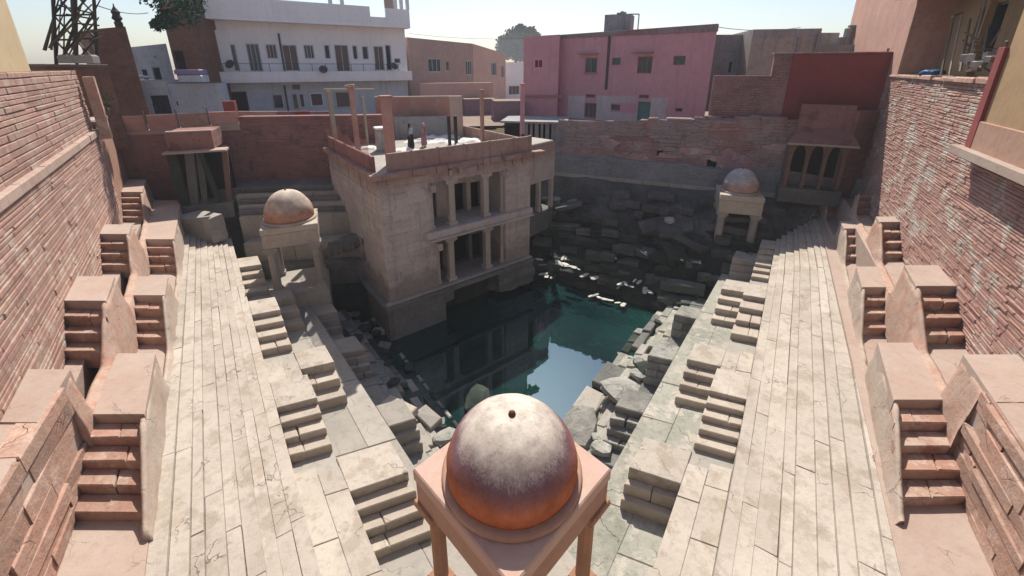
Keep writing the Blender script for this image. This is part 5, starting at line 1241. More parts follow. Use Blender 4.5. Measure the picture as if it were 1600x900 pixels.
# white house
wa = XY(320, 40.0, 1.4); wb = XY(638, 50.0, 1.4)
ez = (Vector((*wb, 0)) - Vector((*wa, 0))).normalized(); nz_ = Vector((ez.y, -ez.x, 0))
top = Z(-4.4)
wh, A0, e0, n0 = building('white_house', 'large white two storey house with long balcony, behind the far left wall', wa, wb, Z(1.35), top, 9, M['white'],
    [(348, 69, 371, 111, M['winteal'], dict(depth=.2)), (387, 68, 408, 112, M['winblue']), (416, 69, 433, 92, M['winbrown']), (443, 70, 466, 111, M['winbrown'], dict(bars=1)), (475, 70, 491, 92, M['winblue']),
     (507, 70, 516, 92, M['winblue']), (524, 70, 546, 112, M['winbrown'], dict(bars=1)), (551, 71, 559, 93, M['winteal']), (566, 72, 576, 93, M['winteal']), (585, 72, 600, 110, M['winbrown'], dict(bars=1)), (603, 70, 612, 110, M['winblue']), (616, 91, 626, 99, M['winteal']), (319, 62, 324, 66, M['winbrown']), (326, 62, 331, 66, M['winbrown'])])
def along(A, e, n, u0, u1, d0, d1, z0, z1, m, par, name, bev=.01): return tbar(par, name, A, e, n, u0, u1, z0, z1, d0, d1, m, bev, .0)
Lh = (Vector((*wb, 0)) - Vector((*wa, 0))).length
along(A0, e0, n0, -.2, Lh + .15, -.02, 1.1, Z(1.4), Z(1.15), M['white'], wh, 'balcony_floor')
zbal = Z(.15); along(A0, e0, n0, -.2, Lh + .15, 1.0, 1.1, Z(1.146), zbal - .25, M['white'], wh, 'balcony_wall')
along(A0, e0, n0, 1.6, Lh - 1.2, 1.02, 1.07, zbal + .45, zbal + .5, M['pipe'], wh, 'balcony_rail')
for k in range(14): along(A0, e0, n0, 1.7 + k * (Lh - 3.1) / 13, 1.75 + k * (Lh - 3.1) / 13, 1.02, 1.07, zbal - .25, zbal + .45, M['pipe'], wh, 'baluster')
along(A0, e0, n0, -.6, Lh + .2, -.1, 1.5, top - .35, top - .05, M['white'], wh, 'roof_overhang')
along(A0, e0, n0, -.6, 6.5, 1.2, 1.5, top - .046, top + 3.4, M['beigeb'] if False else M['white'], wh, 'roof_parapet'); along(A0, e0, n0, 6.505, 15.4, 1.2, 1.5, top - .046, top + 1.55, M['white'], wh, 'roof_parapet'); along(A0, e0, n0, 15.405, 17.0, 1.2, 1.5, top - .046, top + .6, M['white'], wh, 'roof_parapet'); along(A0, e0, n0, 17.005, Lh + .2, 1.2, 1.5, top - .046, top + 1.5, M['white'], wh, 'roof_parapet')
for u, h in ((11.5, 4), (12.6, 4.2), (18.6, 3.6), (Lh - 1.4, 3.8), (Lh - .1, 3.6)): along(A0, e0, n0, u, u + .35, 1.21, 1.49, top + 1.5, top + h, M['white'] if u < 20 else M['tan'], wh, 'roof_pillar')
along(A0, e0, n0, Lh - 2.2, Lh - .9, .6, .9, top + 1.0, top + 3.6, M['tan'], wh, 'stair_head')
lo = facade(wh, A0 - n0 * .4, Vector((*wb, 0)) - n0 * .4, Z(5.4), Z(1.42), [], M['bluewhite'], .2, 'ground_floor_wall')
PG = A0 - n0 * .4
def gwin(x0, y0, x1, y1, pane, name='window', frame=None, out=.1):
    u0, _ = ray_plane(x0, (y0 + y1) / 2, PG, e0); u1, _ = ray_plane(x1, (y0 + y1) / 2, PG, e0); _, zt_ = ray_plane((x0 + x1) / 2, y0, PG, e0); _, zb_ = ray_plane((x0 + x1) / 2, y1, PG, e0)
    window(wh, PG, e0, n0, u0, u1, zb_, zt_, pane, frame=frame, depth=-.06, name=name)
gwin(359, 143, 388, 178, M['dark'], 'doorway', M['pipe']); gwin(426, 147, 443, 170, M['winblue']); gwin(457, 146, 466, 171, M['winbrown']); gwin(468, 146, 476, 168, M['winblue']); gwin(485, 145, 505, 166, M['winblue'], frame=M['white']); gwin(524, 143, 552, 168, M['winbrown'])
gwin(455, 131, 470, 141, M['winbrown'], 'air_conditioner'); gwin(414, 155, 417, 161, M['dark'], 'meter_box')
def pxpole(x, y0, y1, P, e, n, r, m, par, name='drain_pipe', d=.08):
    u, z0 = ray_plane(x, y0, P, e); _, z1 = ray_plane(x, y1, P, e); c = P + e * u + n * d
    return MB().beam((c.x, c.y, z0), (c.x, c.y, z1), r, 6).build(name, m, par)
pxpole(435, 52, 111, A0, e0, n0, .09, M['pipe'], wh); pxpole(444, 133, 175, PG, e0, n0, .09, M['pipe'], wh)
u_, z_ = ray_plane(328, 76, A0, e0)
along(A0, e0, n0, .05, 2.6, .004, .35, Z(1.15), z_ + 1.6, M['white'], wh, 'meter_bay')
for dx, dz, s_ in ((.5, 0, .45), (.9, -.1, .4), (.6, -.9, .5), (1.1, -.85, .35)): along(A0, e0, n0, dx, dx + s_, .355, .45, z_ + dz - .3, z_ + dz + .12, M['pipe'], wh, 'meter_box')
for k, (x, y) in enumerate(((360, 101), (505, 109), (615, 104))):                 # laundry, dish, clutter on the balcony
    u, z = ray_plane(x, y, A0 + n0 * 1.1, e0); c = A0 + n0 * 1.2 + e0 * u
    o = MB().lathe([(.05, -.1), (.3, 0), (.42, .12), (.4, .13), (.04, -.06)], 16); q = o.build('satellite_dish', M['pipe']); q.location = (c.x, c.y, z); q.rotation_euler = (1.1, 0, .4 * k)
    tag(q, f"round grey dish fixed on the {['left', 'middle', 'right'][k]} part of the white house balcony", 'dish')
# tan and peach houses
tn = building('tan_house', 'tan plastered house with flat sloping roof line right of the white house', XY(636, 52, -3), XY(738, 60, -3), Z(6), Z(Hat(58, 52)), 8, M['tan'],
    [(669, 91, 690, 113, M['winblue'], dict(fw=.12)), (697, 95, 703, 111, M['winbrown']), (728, 95, 738, 117, M['winteal'])], z1b=Z(Hat(68, 60)))[0]
building('peach_house', 'peach coloured house wall with small windows, between tan house and pink building', XY(738.5, 60, -3), XY(790, 70, -3), Z(6), Z(Hat(68, 60)), 8, M['peach'],
    [(768, 98, 776, 118, M['winteal']), (783, 103, 788, 121, M['winbrown'])], z1b=Z(Hat(84, 70)))
building('cream_house', 'tiny pale cream house glimpsed beside the left edge of the pink building', XY(789, 72, 0), XY(823, 74, 0), Z(6), Z(Hat(97, 72)), 6, M['white'], [(795, 134, 812, 148, M['winbrown'])])
building('low_purple_house', 'low dusky purple wall house behind the right part of the tower roof', XY(725, 48, 2), XY(775, 49, 2), Z(7), Z(Hat(155, 48)), 6, M['purple'], [])
building('low_peach_wall', 'low peach plastered house front behind the tower roof posts', XY(655, 49.5, 1), XY(770, 52, 1), Z(7), Z(Hat(130, 50)), 1.5, M['peach'], [])
# pink building
pa, pb = XY(872, 46.0, 0), XY(1112, 37.0, 0)
z1p, z2p = Z(Hat(56, 46.0)), Z(Hat(38, 36.5)); e_p = (Vector((*pb, 0)) - Vector((*pa, 0))).normalized()
pk, PA, PE, PN = building('pink_building', 'long two storey pink building with peeling paint above the far wall', pa, pb, Z(6.0), z1p, 8, M['pink'],
    [(914, 90, 933, 114, M['winteal'], dict(frame=M['framepink'], bars=1, sill=M['framepink'])), (956, 90, 970, 102, M['winteal'], nf), (996, 88, 1019, 115, M['winteal'], nf), (1052, 87, 1071, 102, M['winteal'], nf), (1055, 169, 1066, 175, M['dark'], nf),
     (915, 147, 930, 153, M['winteal'], nf), (913, 161, 932, 184, M['winbrown'], nf), (954, 163, 969, 173, M['winteal'], nf), (998, 148, 1014, 154, M['winteal'], nf), (996, 159, 1016, 188, M['wingreen'], dict(frame=M['wingreen'], bars=0))], z1b=z2p, back=(.36, .93))
Lp = (Vector((*pb, 0)) - Vector((*pa, 0))).length
# faded white ground floor paint as a thin coat, butted between openings is too fine: low plaster skirt strips
def coat(x0, y0, x1, y1, m, d=.02, name='plaster_patch'):
    a, zt_ = ray_plane(x0, y0, PA, PE); b, zb_ = ray_plane(x1, y1, PA, PE); return along(PA, PE, PN, a, b, -.0, d, zb_, zt_, m, pk, name, .004)
for r in ((888, 149, 912.5, 186), (933, 149, 953, 190), (954, 174.5, 994.5, 192), (971, 149, 994.5, 162.2), (954.5, 149, 970.6, 161.5), (1018, 152, 1040, 192), (913, 185.2, 932.5, 190)): coat(*r, M['pinkwhite'])
pxpole(953, 56, 140, PA, PE, PN, .12, M['pipe'], pk)
for x0, x1, y in ((906, 936, 84), (990, 1022, 82)): a, z_ = ray_plane(x0, y, PA, PE); b, _ = ray_plane(x1, y, PA, PE); along(PA, PE, PN, a, b, 0, .55, z_ - .06, z_, M['framepink'], pk, 'window_shade')
a, z_ = ray_plane(1000, 45, PA, PE)
o = MB().prism([tuple((PA + PN * .1).xy), tuple((PA + PE * Lp + PN * .1).xy), tuple((PA + PE * Lp - PN * .4).xy), tuple((PA - PN * .4).xy)], z1p - .25, z1p + .1, .02, 0, [z1p + .1, z2p + .1, z2p + .1, z1p + .1]); o.build('coping', M['farwall'], pk)
al, _ = ray_plane(1115, 120, PA, PE)
lb = building('pink_building_wing', 'projecting blank pink wing at the left end of the pink building', XY(818, 45.2, 0), XY(873, 44.6, 0), Z(6.0), Z(Hat(57, 45)), 8, M['pink'], [(836, 94, 841, 105, M['maroon'], dict(frame=M['maroon'])), (842, 94, 847, 105, M['maroon'], dict(frame=M['maroon']))], z1b=Z(Hat(54, 44.8)), cat='building wing')
q = lb[1]; along(q, lb[2], lb[3], -.1, 4.1, -.1, .15, Z(Hat(152, 45)), Z(Hat(148, 45)), M['framepink'], lb[0], 'cornice')
# roof tank room
ra, rb = XY(943, 44.5, -3), XY(983, 43.5, -3); building('roof_room', 'small grey cement room on the roof of the pink building', ra, rb, z1p - .5, Z(Hat(22, 44)), 2.5, M['greyb'], [])
ft = empty('clothes_rail', (*XY(985, 43, -3), z1p), 'thin pipe frame on the roof beside the grey roof room', 'frame')
x0, x1 = Xat(984, 43, -5), Xat(999, 43, -5); MB().path([(x0, 43, Z(Hat(22, 43))), (x1, 43, Z(Hat(22, 43))), (x1, 43, z1p)], .06).build('pipe', M['palemetal'], ft)
for px_, w_ in ((1120, 9),): pass
o = MB(); c = XY(975, 43.6, -5); 
for k in range(6): o.box((c[0] + rnd(-.5, .5), c[1] + .3, Z(Hat(21, 43.6)) + rnd(0, .15)), (.25, .3, .2), rnd(0, 3), .03, .02)
tag(o.build('brick_heap', M['greyb']), 'small heap of bricks on top of the grey roof room', 'bricks')
# house with flat canopy and colonnade, left foot of pink building
cv = empty('colonnade', (*XY(835, 41, 4), Z(7)), 'low grey colonnade with flat canopy below the left end of the pink building', 'colonnade')
ca = Vector((*XY(783, 38.6, 3.5), 0)); cb = Vector((*XY(888, 37.6, 3.5), 0)); ce = (cb - ca).normalized(); cn = Vector((ce.y, -ce.x, 0)); Lc = (cb - ca).length; zc = Z(Hat(190, 39)); zf = Z(Hat(236, 39))
MB().prism([tuple((ca + cn * .5).xy), tuple((cb + cn * .5).xy), tuple((cb - cn * 4).xy), tuple((ca - cn * 4).xy)], zc, zc + .18, .02).build('canopy', M['greyb'], cv)
for k in range(8): c = ca + ce * (Lc * (.30 + .1 * k * .8)); MB().box((c.x, c.y, (zc + zf) / 2), (.34 if k % 2 else .2, .3, zc - zf - .004), 0, .02).build('column', M['greyb'], cv)
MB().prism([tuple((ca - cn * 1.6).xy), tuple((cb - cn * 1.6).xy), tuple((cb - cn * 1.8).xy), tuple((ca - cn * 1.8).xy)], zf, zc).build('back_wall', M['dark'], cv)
al2 = ca + ce * (Lc * .80); MB().prism([tuple((al2 + cn * .05).xy), tuple((cb + ce * 1 + cn * .05).xy), tuple((cb + ce * 1 - cn * .3).xy), tuple((al2 - cn * .3).xy)], zf - .6, zc - .01).build('end_wall', M['greyb'], cv)
MB().prism([tuple((ca + cn * .45 - ce * .5).xy), tuple((cb + cn * .2).xy), tuple((cb - cn * 2).xy), tuple((ca - cn * 2).xy)], zf - .8, zf).build('base', M['greystone'], cv)
building('terrace_house', 'low mauve house front with flat roof above the colonnade', XY(772, 43, 2), XY(822, 43.5, 2), Z(6), Z(Hat(158, 43)), 3, M['purple'], [])
# grey and beige houses right
building('grey_house', 'bluish grey weathered house wall between pink building and beige block', XY(1116, 40, -2), XY(1180, 40, -2), Z(4), Z(Hat(54, 40)), 6, M['greyb'], [(1160, 97, 1172, 112, M['dark'], dict(frame=M['greyb'])), (1138, 95, 1146, 115, M['winteal'], dict(frame=M['greyb']))])
bb = building('beige_block', 'stained beige and grey concrete block above the stepped brick wall', XY(1174, 37.5, -2), XY(1280, 36.5, -2), Z(4), Z(Hat(45, 37)), 7, M['beigeb'], [])
q = bb[1]; Lb = (Vector((*XY(1280, 36.5, -2), 0)) - q).length
along(q, bb[2], bb[3], 0, Lb, 0, .03, Z(Hat(58, 37)), Z(Hat(45, 37)) - .01, M['greyb'], bb[0], 'stained_band'); along(q, bb[2], bb[3], Lb * .95, Lb, .031, .2, Z(4), Z(Hat(52, 37)), M['greyb'], bb[0], 'pilaster'); along(q, bb[2], bb[3], Lb * .68, Lb * .73, .004, .12, Z(4), Z(Hat(58, 37)), M['greyb'], bb[0], 'pilaster')
building('low_grey_block', 'small low grey rooftop block right of the beige block', XY(1278, 42, -2), XY(1308, 42, -2), Z(4), Z(Hat(51, 42)), 4, M['greyb'], [])
building('far_grey_parapet', 'long grey rubble parapet of a roof behind the maroon wall', XY(1276, 40, -1), XY(1372, 39, -1), Z(4), Z(Hat(70, 40)), 3, M['greyb'], [])
uf = empty('unfinished_storey', (*XY(1320, 41, -2), Z(1)), 'unfinished concrete column frame on a roof near the right wall', 'frame')
for px_, yt in ((1312, 58), (1320, 44), (1328, 39), (1340, 60)):
    x = Xat(px_, 41, -2); z0 = Z(Hat(72, 41)); z1 = Z(Hat(yt, 41)); MB().box((x, 41, (z0 + z1) / 2), (.4, .4, z1 - z0), 0, .02).build('column', M['greyb'], uf)
MB().box((Xat(1338, 41, -3), 41, Z(Hat(41, 41))), (1.6, .3, .2), 0, .02).build('beam', M['greyb'], uf)
# telephone wire
def wire(pts_, label, r=.03):
    q = []
    for (a, b) in zip(pts_, pts_[1:]):
        for k in range(8):
            t = k / 8; p = a.lerp(b, t); p.z -= 4 * t * (1 - t) * .25; q.append(p)
    q.append(pts_[-1]); return tag(MB().path(q, r, 4).build('wire', M['pipe']), label, 'wire')
wire([Vector((*XY(1120, 38, -3), Z(Hat(42, 38)))), Vector((*XY(1250, 38, -3), Z(Hat(43, 38))))], 'thin wire strung between the pink building roof and the beige block')

wire([Vector((*XY(140, 26, -4), Z(Hat(6, 26)))), Vector((*XY(232, 36, -4), Z(Hat(20, 36))))], 'thin wire crossing the sky at upper left towards the brown brick house')
wire([Vector((*XY(640, 52, -3), Z(Hat(52, 52)))), Vector((*XY(820, 46, -3), Z(Hat(60, 46))))], 'thin slack wire from the white house roof to the pink building wing', .02)
# ---- right near house on top of the rubble wall
def Rpt(Y, o=0): n = inward(Rw, Y, False); return Vector((Rw(Y), Y, 0)) + Vector((n.x, n.y, 0)) * o
ra_, rb_ = Rpt(44, 0), Rpt(25.3, 0)
rh, RA_, RE_, RN_ = building('salmon_house', 'tall salmon plastered house corner standing on the right wall', tuple(ra_.xy), tuple(rb_.xy), Z(1.2), Z(-12), 9, M['pinkplaster'], [(1383, 76, 1387, 100, M['dark'], dict(frame=M['pinkplaster'], fw=.02))])
# continues as shaded ochre recess with overhang
r0, r1 = Rpt(25.3, -1.6), Rpt(6, -1.6)
oc, OA, OE, ON = building('ochre_house', 'shaded ochre house front with dark overhanging floor behind the right wall', tuple(r0.xy), tuple(r1.xy), Z(.8), Z(-9), 8, M['ochre'], [(1452, 30, 1454, 104, M['dark'], dict(frame=M['ochre'], fw=.01)), (1520, 10, 1560, 95, M['dark'], dict(frame=M['wood'], fw=.1))])
Lo_ = (r1 - r0).length
along(OA, OE, ON, 0, Lo_, 0, 2.6, Z(-3.6), Z(-4.2), M['wood'], oc, 'overhang'); along(OA, OE, ON, .0, .25, 0, 1.6, Z(.8), Z(-9), M['pinkplaster'], oc, 'return_wall')
along(OA, OE, ON, 5.2, 5.45, 0, .25, Z(.8), Z(-3.6), M['ochre'], oc, 'pilaster')
# top strip of the rubble wall : thick coping part sloping
ct = empty('wall_coping', tuple(Rpt(20) + Vector((0, 0, Z(.5)))), 'uneven reddish coping course on top of the right rubble wall', 'coping')
y = 28.5
while y > 6.0:
    yb_ = y - rnd(.9, 1.6); a, b = Rpt(y, .1), Rpt(yb_, .1); c_, d_2 = Rpt(yb_, -.9), Rpt(y, -.9)
    zz = Z(.55) + .05 + (26 - y) * .012
    MB().prism([tuple(a.xy), tuple(b.xy), tuple(c_.xy), tuple(d_2.xy)], Z(.55) + .003, zz + rnd(.0, .1), .05, .05).build('coping_stone', M['rockpink'], ct); y = yb_ - .02
# red framed opening at the extreme right
def Rplane(px, py, o): P = Rpt(20, o); e = (Rpt(10, o) - P).normalized(); return ray_plane(px, py, P, e), P, e
(uA, zA), Pn, En = Rplane(1560, 100, .25); (uB, zB), _, _ = Rplane(1538, 238, .25); Nn = Vector((En.y, -En.x, 0))
fr = empty('wall_niche', tuple(Pn + En * uA), 'deep red painted frame with stone sill set in the right wall at the photo edge', 'frame')
al_ = lambda u0, u1, d0, d1, z0, z1, m, nm: tbar(fr, nm, Pn, En, Nn, u0, u1, z0, z1, d0, d1, m, .02, .01)
zs_ = zB; al_(uA - .05, uA + .42, -.5, .12, zs_, Z(-.6), M['maroon'], 'post'); al_(uA - .4, uA + 9, -.4, .35, zs_ - .28, zs_ - .004, M['landing'], 'sill')
al_(uA + .425, uA + 9, -.05, .02, zs_, Z(-2.5), M['ochre'], 'panel'); al_(uA + .43, uA + 9, .021, .1, zs_ + .0, zs_ + .9, M['kbeam'], 'rail')
# pipes, tarp and clutter on the wall top
random.seed(4)
def wtop(px, py, o=-.3): (u, z), P, e = Rplane(px, py, o); return P + e * u + Vector((0, 0, z))
for k, (x0, y0, x1, y1, m, r, lb_) in enumerate(((1470, 118, 1490, 28, 'wood', .05, 'grey'), (1483, 117, 1503, 22, 'palemetal', .04, 'pale bent'), (1500, 112, 1516, 30, 'wood', .05, 'brown'), (1510, 110, 1540, 0, 'palemetal', .035, 'long thin pale'), (1532, 106, 1545, 40, 'wood', .04, 'short brown'))):
    a = wtop(x0, y0); b = wtop(x1, y1, -.5 - .1 * k); tag(MB().beam(a, b, r, 6).build('pole', M[m]), f"{lb_} pole leaning against the ochre house above the right wall", 'pole')
a, b = wtop(1488, 26), wtop(1503, 20, -.9); tag(MB().beam(a, b, .05, 6).build('pipe_elbow', M['palemetal']), 'short pale pipe piece joining the tops of two leaning poles', 'pipe')
p = wtop(1457, 116, -.35)
me = rock_mesh(.5, 1.2, 77, .62, 3); me.materials.append(M['tarp']); o = bpy.data.objects.new('blue_bundle', me); COL.objects.link(o); o.location = p; o.scale = (.8, .8, .8); tag(o, 'blue plastic bundle sitting on top of the right wall', 'bundle')
for k in range(16):
    p = wtop(rnd(1500, 1575), rnd(60, 104), rnd(-.9, -.3)); q = p + Vector((rnd(-.5, .5), rnd(-.6, .6), rnd(-.5, .6))); tag(MB().beam(p, q, rnd(.02, .05), 5).build('scrap_stick', M['wood']), f'dry stick in the scrap pile on the right wall top, {ordn(k)} of the pile', 'branch', 'scrap branches on the right wall')
for k in range(9):
    p = wtop(rnd(1505, 1575), rnd(85, 108), rnd(-.7, -.2)); MB; o = MB().box(tuple(p), (rnd(.2, .5), rnd(.15, .3), rnd(.12, .3)), rnd(0, 3), .03, .03).build('scrap_block', M['beigeb']); tag(o, f'pale scrap block in the clutter on the right wall top, {ordn(k)} of the clutter', 'block', 'scrap blocks on the right wall')

# ---- left near buildings
lx = Lw
ya_ = building('yellow_house', 'pale yellow house wall at the top left corner above the left wall', (Lw(11) - 1.3, 11), (Lw(19.2) - 1.3, 19.2), Z(.6), Z(-9), 6, M['yellow'], [(30, 44, 44, 64, M['yellow'], dict(frame=M['wood'], fw=.08))])
along(ya_[1], ya_[2], ya_[3], 3.35, 3.5, .003, .08, Z(.6), Z(-9), M['beigeb'], ya_[0], 'corner_strip')
building('brown_house', 'brown plastered house gable with small chimney at upper left', XY(150, 30, -1), XY(207, 31.5, -1), Z(4), Z(Hat(46, 30)), 5, M['brownb'], [], z1b=Z(Hat(40, 31)))
c = XY(180, 30.6, -3); tag(MB().lathe([(.22, 0), (.24, .3), (.16, .4), (.3, .55), (.2, .8), (.26, .95), (.05, 1.3), (.02, 1.5)], 12).build('roof_urn', M['iron'], loc=(c[0], c[1] - .1 + .3, Z(Hat(43, 31)))), 'small dark urn shaped finial on the brown house roof', 'finial')
building('lilac_house', 'small pale lilac grey house with two arched blue windows at upper left', XY(203, 37, -1), XY(264, 39, -1), Z(4.5), Z(Hat(74, 37)), 6, M['bluewhite'], [(222, 107, 234, 128, M['winblue']), (239, 104, 254, 126, M['winblue']), (240, 87, 246, 91, M['dark'])], z1b=Z(Hat(68, 39)))
c0_, c1_ = XY(222, 38.5, -2), XY(258, 40, -2)
building('brown_brick_house', 'tall brown brick house side with foliage, left of the white house', XY(280, 36.5, 1.4), XY(322, 36.9, 1.4), Z(4.5), Z(-9), 6, M['brownb'], [(270, 78, 291, 125, M['dark'], dict(frame=M['brownb']))], z1b=Z(-11))
building('blue_shed', 'low blue and white patched shed below the brown brick house', XY(262, 33.8, 3), XY(352, 35.5, 3), Z(5), Z(Hat(131, 34)), 3, M['bluewhite'], [(273, 157, 280, 167, M['dark'])])
building('navy_shed', 'dark blue shed front with closed shutter behind the parapet panels', XY(192, 32.5, 3), XY(268, 33.6, 3), Z(5), Z(Hat(126, 33)), 3, M['bluewhite'], [(238, 149, 268, 178, M['winblue'], dict(frame=M['winblue'])), (196, 124, 224, 178, M['winteal'], dict(bars=3))])
for k, (x0, y0, x1, y1, m) in enumerate(((278, 108, 315, 116, 'purplebag'), (280, 117, 316, 128, 'bluewhite'), (193, 118, 226, 122, 'bluewhite'))):
    Y = 34.2; a = Vector((*XY(x0, Y, 0), 0)); b = Vector((*XY(x1, Y, 0), 0)); z1_ = Z(Hat(y0, Y)); z0_ = Z(Hat(y1, Y))
    tag(MB().box(((a.x + b.x) / 2, Y, (z0_ + z1_) / 2), (b.x - a.x, .9, z1_ - z0_ - .01), .05, .08, .03).build('stacked_bundle', M[m]), ['lilac bundle, topmost on the blue shed roof', 'grey bundle under the lilac one on the blue shed roof', 'flat bundle on top of the navy shed'][k], 'bundle')
# leaning utility pole, scaffold tangle, bush, trees
a = Vector((*XY(186, 27.2, 4), Z(Hat(214, 27.2)))); b = Vector((*XY(152, 26.2, 0), Z(Hat(70, 26.2)))); tag(MB().beam(a, b, .16, 8, .11).build('utility_pole', M['wood']), 'weathered grey pole leaning at the far end of the left wall', 'pole')
random.seed(8)
for k in range(12):
    Y = rnd(23, 27); x0 = rnd(78, 125); x1 = x0 + rnd(-10, 45); y0_ = rnd(70, 100); y1_ = rnd(-30, 30)
    a = Vector((*XY(x0, Y, 0), Z(Hat(y0_, Y)))); b = Vector((*XY(x1, Y + rnd(-.5, .5), -4), Z(Hat(y1_, Y))))
    tag(MB().beam(a, b, rnd(.03, .10), 5, .03).build('dead_tree', M['bark']), f'bare dark stem in the tangle above the left wall, {ordn(k)} of the tangle', 'dead tree', 'bare stems above the left wall')
def lattice(x0, x1, y_a, y_b, Y, label):
    def P_(px_, py_, dy=0): H = Hat(py_, Y + dy); return Vector((Xat(px_, Y + dy, H), Y + dy, Z(H)))
    t = empty('lattice_mast', tuple(P_(x0, y_a)), label, 'mast'); n_ = 5
    for dx, nm in ((x0, 'leg'), (x1, 'leg')):
        for dy in (0, 1.0): MB().beam(P_(dx, y_a, dy), P_(dx - 10, y_b, dy), .075, 6).build('leg', M['iron'], t)
    for k in range(n_):
        ya_1 = y_a + (y_b - y_a) * k / n_; yb_1 = y_a + (y_b - y_a) * (k + 1) / n_; sx = -10 * k / n_; sx2 = -10 * (k + 1) / n_
        MB().beam(P_(x0 + sx, ya_1), P_(x1 + sx2, yb_1), .05, 5).build('brace', M['iron'], t); MB().beam(P_(x1 + sx, ya_1), P_(x0 + sx2, yb_1), .05, 5).build('brace', M['iron'], t)
        MB().beam(P_(x0 + sx2, yb_1), P_(x1 + sx2, yb_1), .05, 5).build('crossbar', M['iron'], t)
lattice(88, 120, 100, -90, 23.6, 'dark steel lattice mast, left one of two at upper left'); lattice(118, 152, 98, -90, 24.6, 'dark steel lattice mast, right one of two at upper left')
for k in range(5):
    a = Vector((*XY(92 + k * 8, 24, -3), Z(Hat(8 + k * 14, 24)))); b = Vector((*XY(148, 24.6, -3), Z(Hat(20 + k * 9, 24)))); tag(MB().beam(a, b, .045, 5).build('scaffold_pole', M['bark']), f'thin crossing pole in the tangle at upper left, {ordn(k)} from the top', 'branch', 'crossing branches at upper left')
wall_seg('dark_shed', 'dark low shed wall under the tangled trunks at upper left', XY(80, 23.4, 1), XY(176, 26.6, 1), Z(5), Z(Hat(103, 25)), 2, M['brownb'], cap=.1, capm=M['wood'])
tag(MB().box((*XY(128, 23.8, 0), Z(Hat(92, 23.8))), (1.5, .6, .45), .3, .08, .06).build('concrete_lump', M['greyb']), 'grey concrete block lying under the tangled trunks', 'block')
MB
pier = Vector((Lw(21.9), 21.9, 0)); tag(MB().box((pier.x + .2, pier.y + .35, Z(2.05)), (.42, .42, 3.2), -.9, .03, .02).build('wall_pier', M['rockpink']), 'narrow red pier at the far end of the upper left wall', 'pier')
def leaves(mb, c, R3_, n, s, dens=None):
    for k in range(n):
        while True:
            p = Vector((rnd(-1, 1), rnd(-1, 1), rnd(-1, 1)))
            if p.length < 1 and p.length > .25: break
        p = Vector((p.x * R3_[0], p.y * R3_[1], p.z * R3_[2])); 
        if noise.noise(p * (1.6 / max(R3_)) * 2 + Vector(c)) < -.12: continue
        p = p + Vector(c); d = Vector((rnd(-1, 1), rnd(-1, 1), rnd(-.6, 1))).normalized(); a = d.orthogonal().normalized(); b = d.cross(a)
        l_ = s * rnd(.6, 1.4); mb.add([p, p + a * l_ * .5 + b * l_ * .3, p + a * l_, p + a * l_ * .5 - b * l_ * .3], [(0, 1, 2, 3)])
def tree(label, x, y, z0, h, blobs, m, trunk_r, n, s, limbs=6, name='tree'):
    t = empty(name, (x, y, z0), label, 'tree'); tr = MB(); tr.beam((x, y, z0), (x, y, z0 + h * .55), trunk_r, 8, trunk_r * .6)
    for (bx, by, bz, *_r) in blobs[:limbs]: tr.beam((x, y, z0 + h * .5), (x + bx * .8, y + by * .8, z0 + bz), trunk_r * .5, 6, trunk_r * .12)
    tr.build('trunk', M['bark'], t); cr = MB()
    for (bx, by, bz, rx_, ry_, rz_) in blobs: leaves(cr, (x + bx, y + by, z0 + bz), (rx_, ry_, rz_), n, s)
    cr.build('crown', m, t); return t
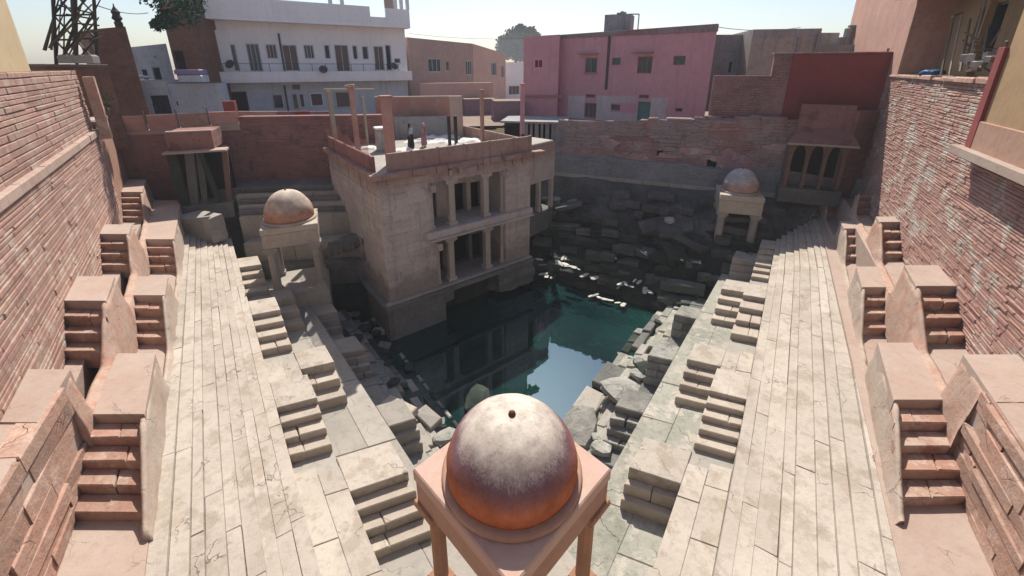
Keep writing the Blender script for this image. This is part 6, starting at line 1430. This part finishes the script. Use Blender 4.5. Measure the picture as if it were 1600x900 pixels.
# far hazy tree
Y = 380; x = Xat(806, Y, -14); z0 = Z(-2); s_ = CP * Y / FPX
tb = []
for px_, py_, rr in ((790, 68, 16), (805, 60, 20), (822, 66, 16), (800, 78, 18), (815, 82, 18), (786, 82, 12), (830, 80, 10), (828, 50, 8), (812, 46, 7), (838, 56, 4)):
    tb.append((Xat(px_, Y, -18) - x, rnd(-6, 6), Z(Hat(py_, Y)) - z0, rr * s_, rr * s_, rr * s_ * .8))
tree('big round hazy blue green tree far behind the houses', x, Y, z0, 30, tb, M['leafblue'], 1.6, 1100, 2.6, 10)
# dark tree at upper left
Y = 29; x = Xat(268, Y, -5); z0 = Z(2); tb = []
for px_, py_, rr in ((262, 5, 26), (245, -10, 22), (275, 20, 22), (250, 30, 12), (240, 40, 9), (258, 35, 12), (285, -5, 25), (232, 34, 6)):
    tb.append((Xat(px_, Y, -5) - x, rnd(-.5, .5), Z(Hat(py_, Y)) - z0, rr * CP * Y / FPX, rr * CP * Y / FPX, rr * CP * Y / FPX))
tree('dark green creeper hanging in front of the brown brick house at upper left', x + 1.2, Y + 5, Z(-10), 1.0, [(a - 1.2, b - 5, c + z0 - Z(-10), d, e_, f) for a, b, c, d, e_, f in tb], M['leafdark'], .08, 420, .22, 3, name='creeper')
p = Vector((*XY(162, 25.6, 3), Z(Hat(180, 25.6)))); bs = empty('bush', tuple(p), 'small green bush behind the end of the left wall', 'bush'); b_ = MB(); leaves(b_, (p.x, p.y, p.z + .6), (.75, .6, .8), 500, .14); b_.build('foliage', M['leaf'], bs); MB().path([tuple(p), (p.x + .1, p.y, p.z + .7)], .04).build('stem', M['bark'], bs)

# ---- air: even pale haze round the whole place
hm = bpy.data.materials.new('haze_air'); hm.use_nodes = True; hn = hm.node_tree.nodes; hn.clear()
pv = hn.new('ShaderNodeVolumePrincipled'); pv.inputs['Density'].default_value = .0008; pv.inputs['Color'].default_value = (.93, .95, 1, 1); pv.inputs['Anisotropy'].default_value = .0
ho = hn.new('ShaderNodeOutputMaterial'); hm.node_tree.links.new(pv.outputs[0], ho.inputs['Volume'])
MB().box((0, 150, 14), (1000, 760, 44), 0).build('haze', hm)['kind'] = 'stuff'
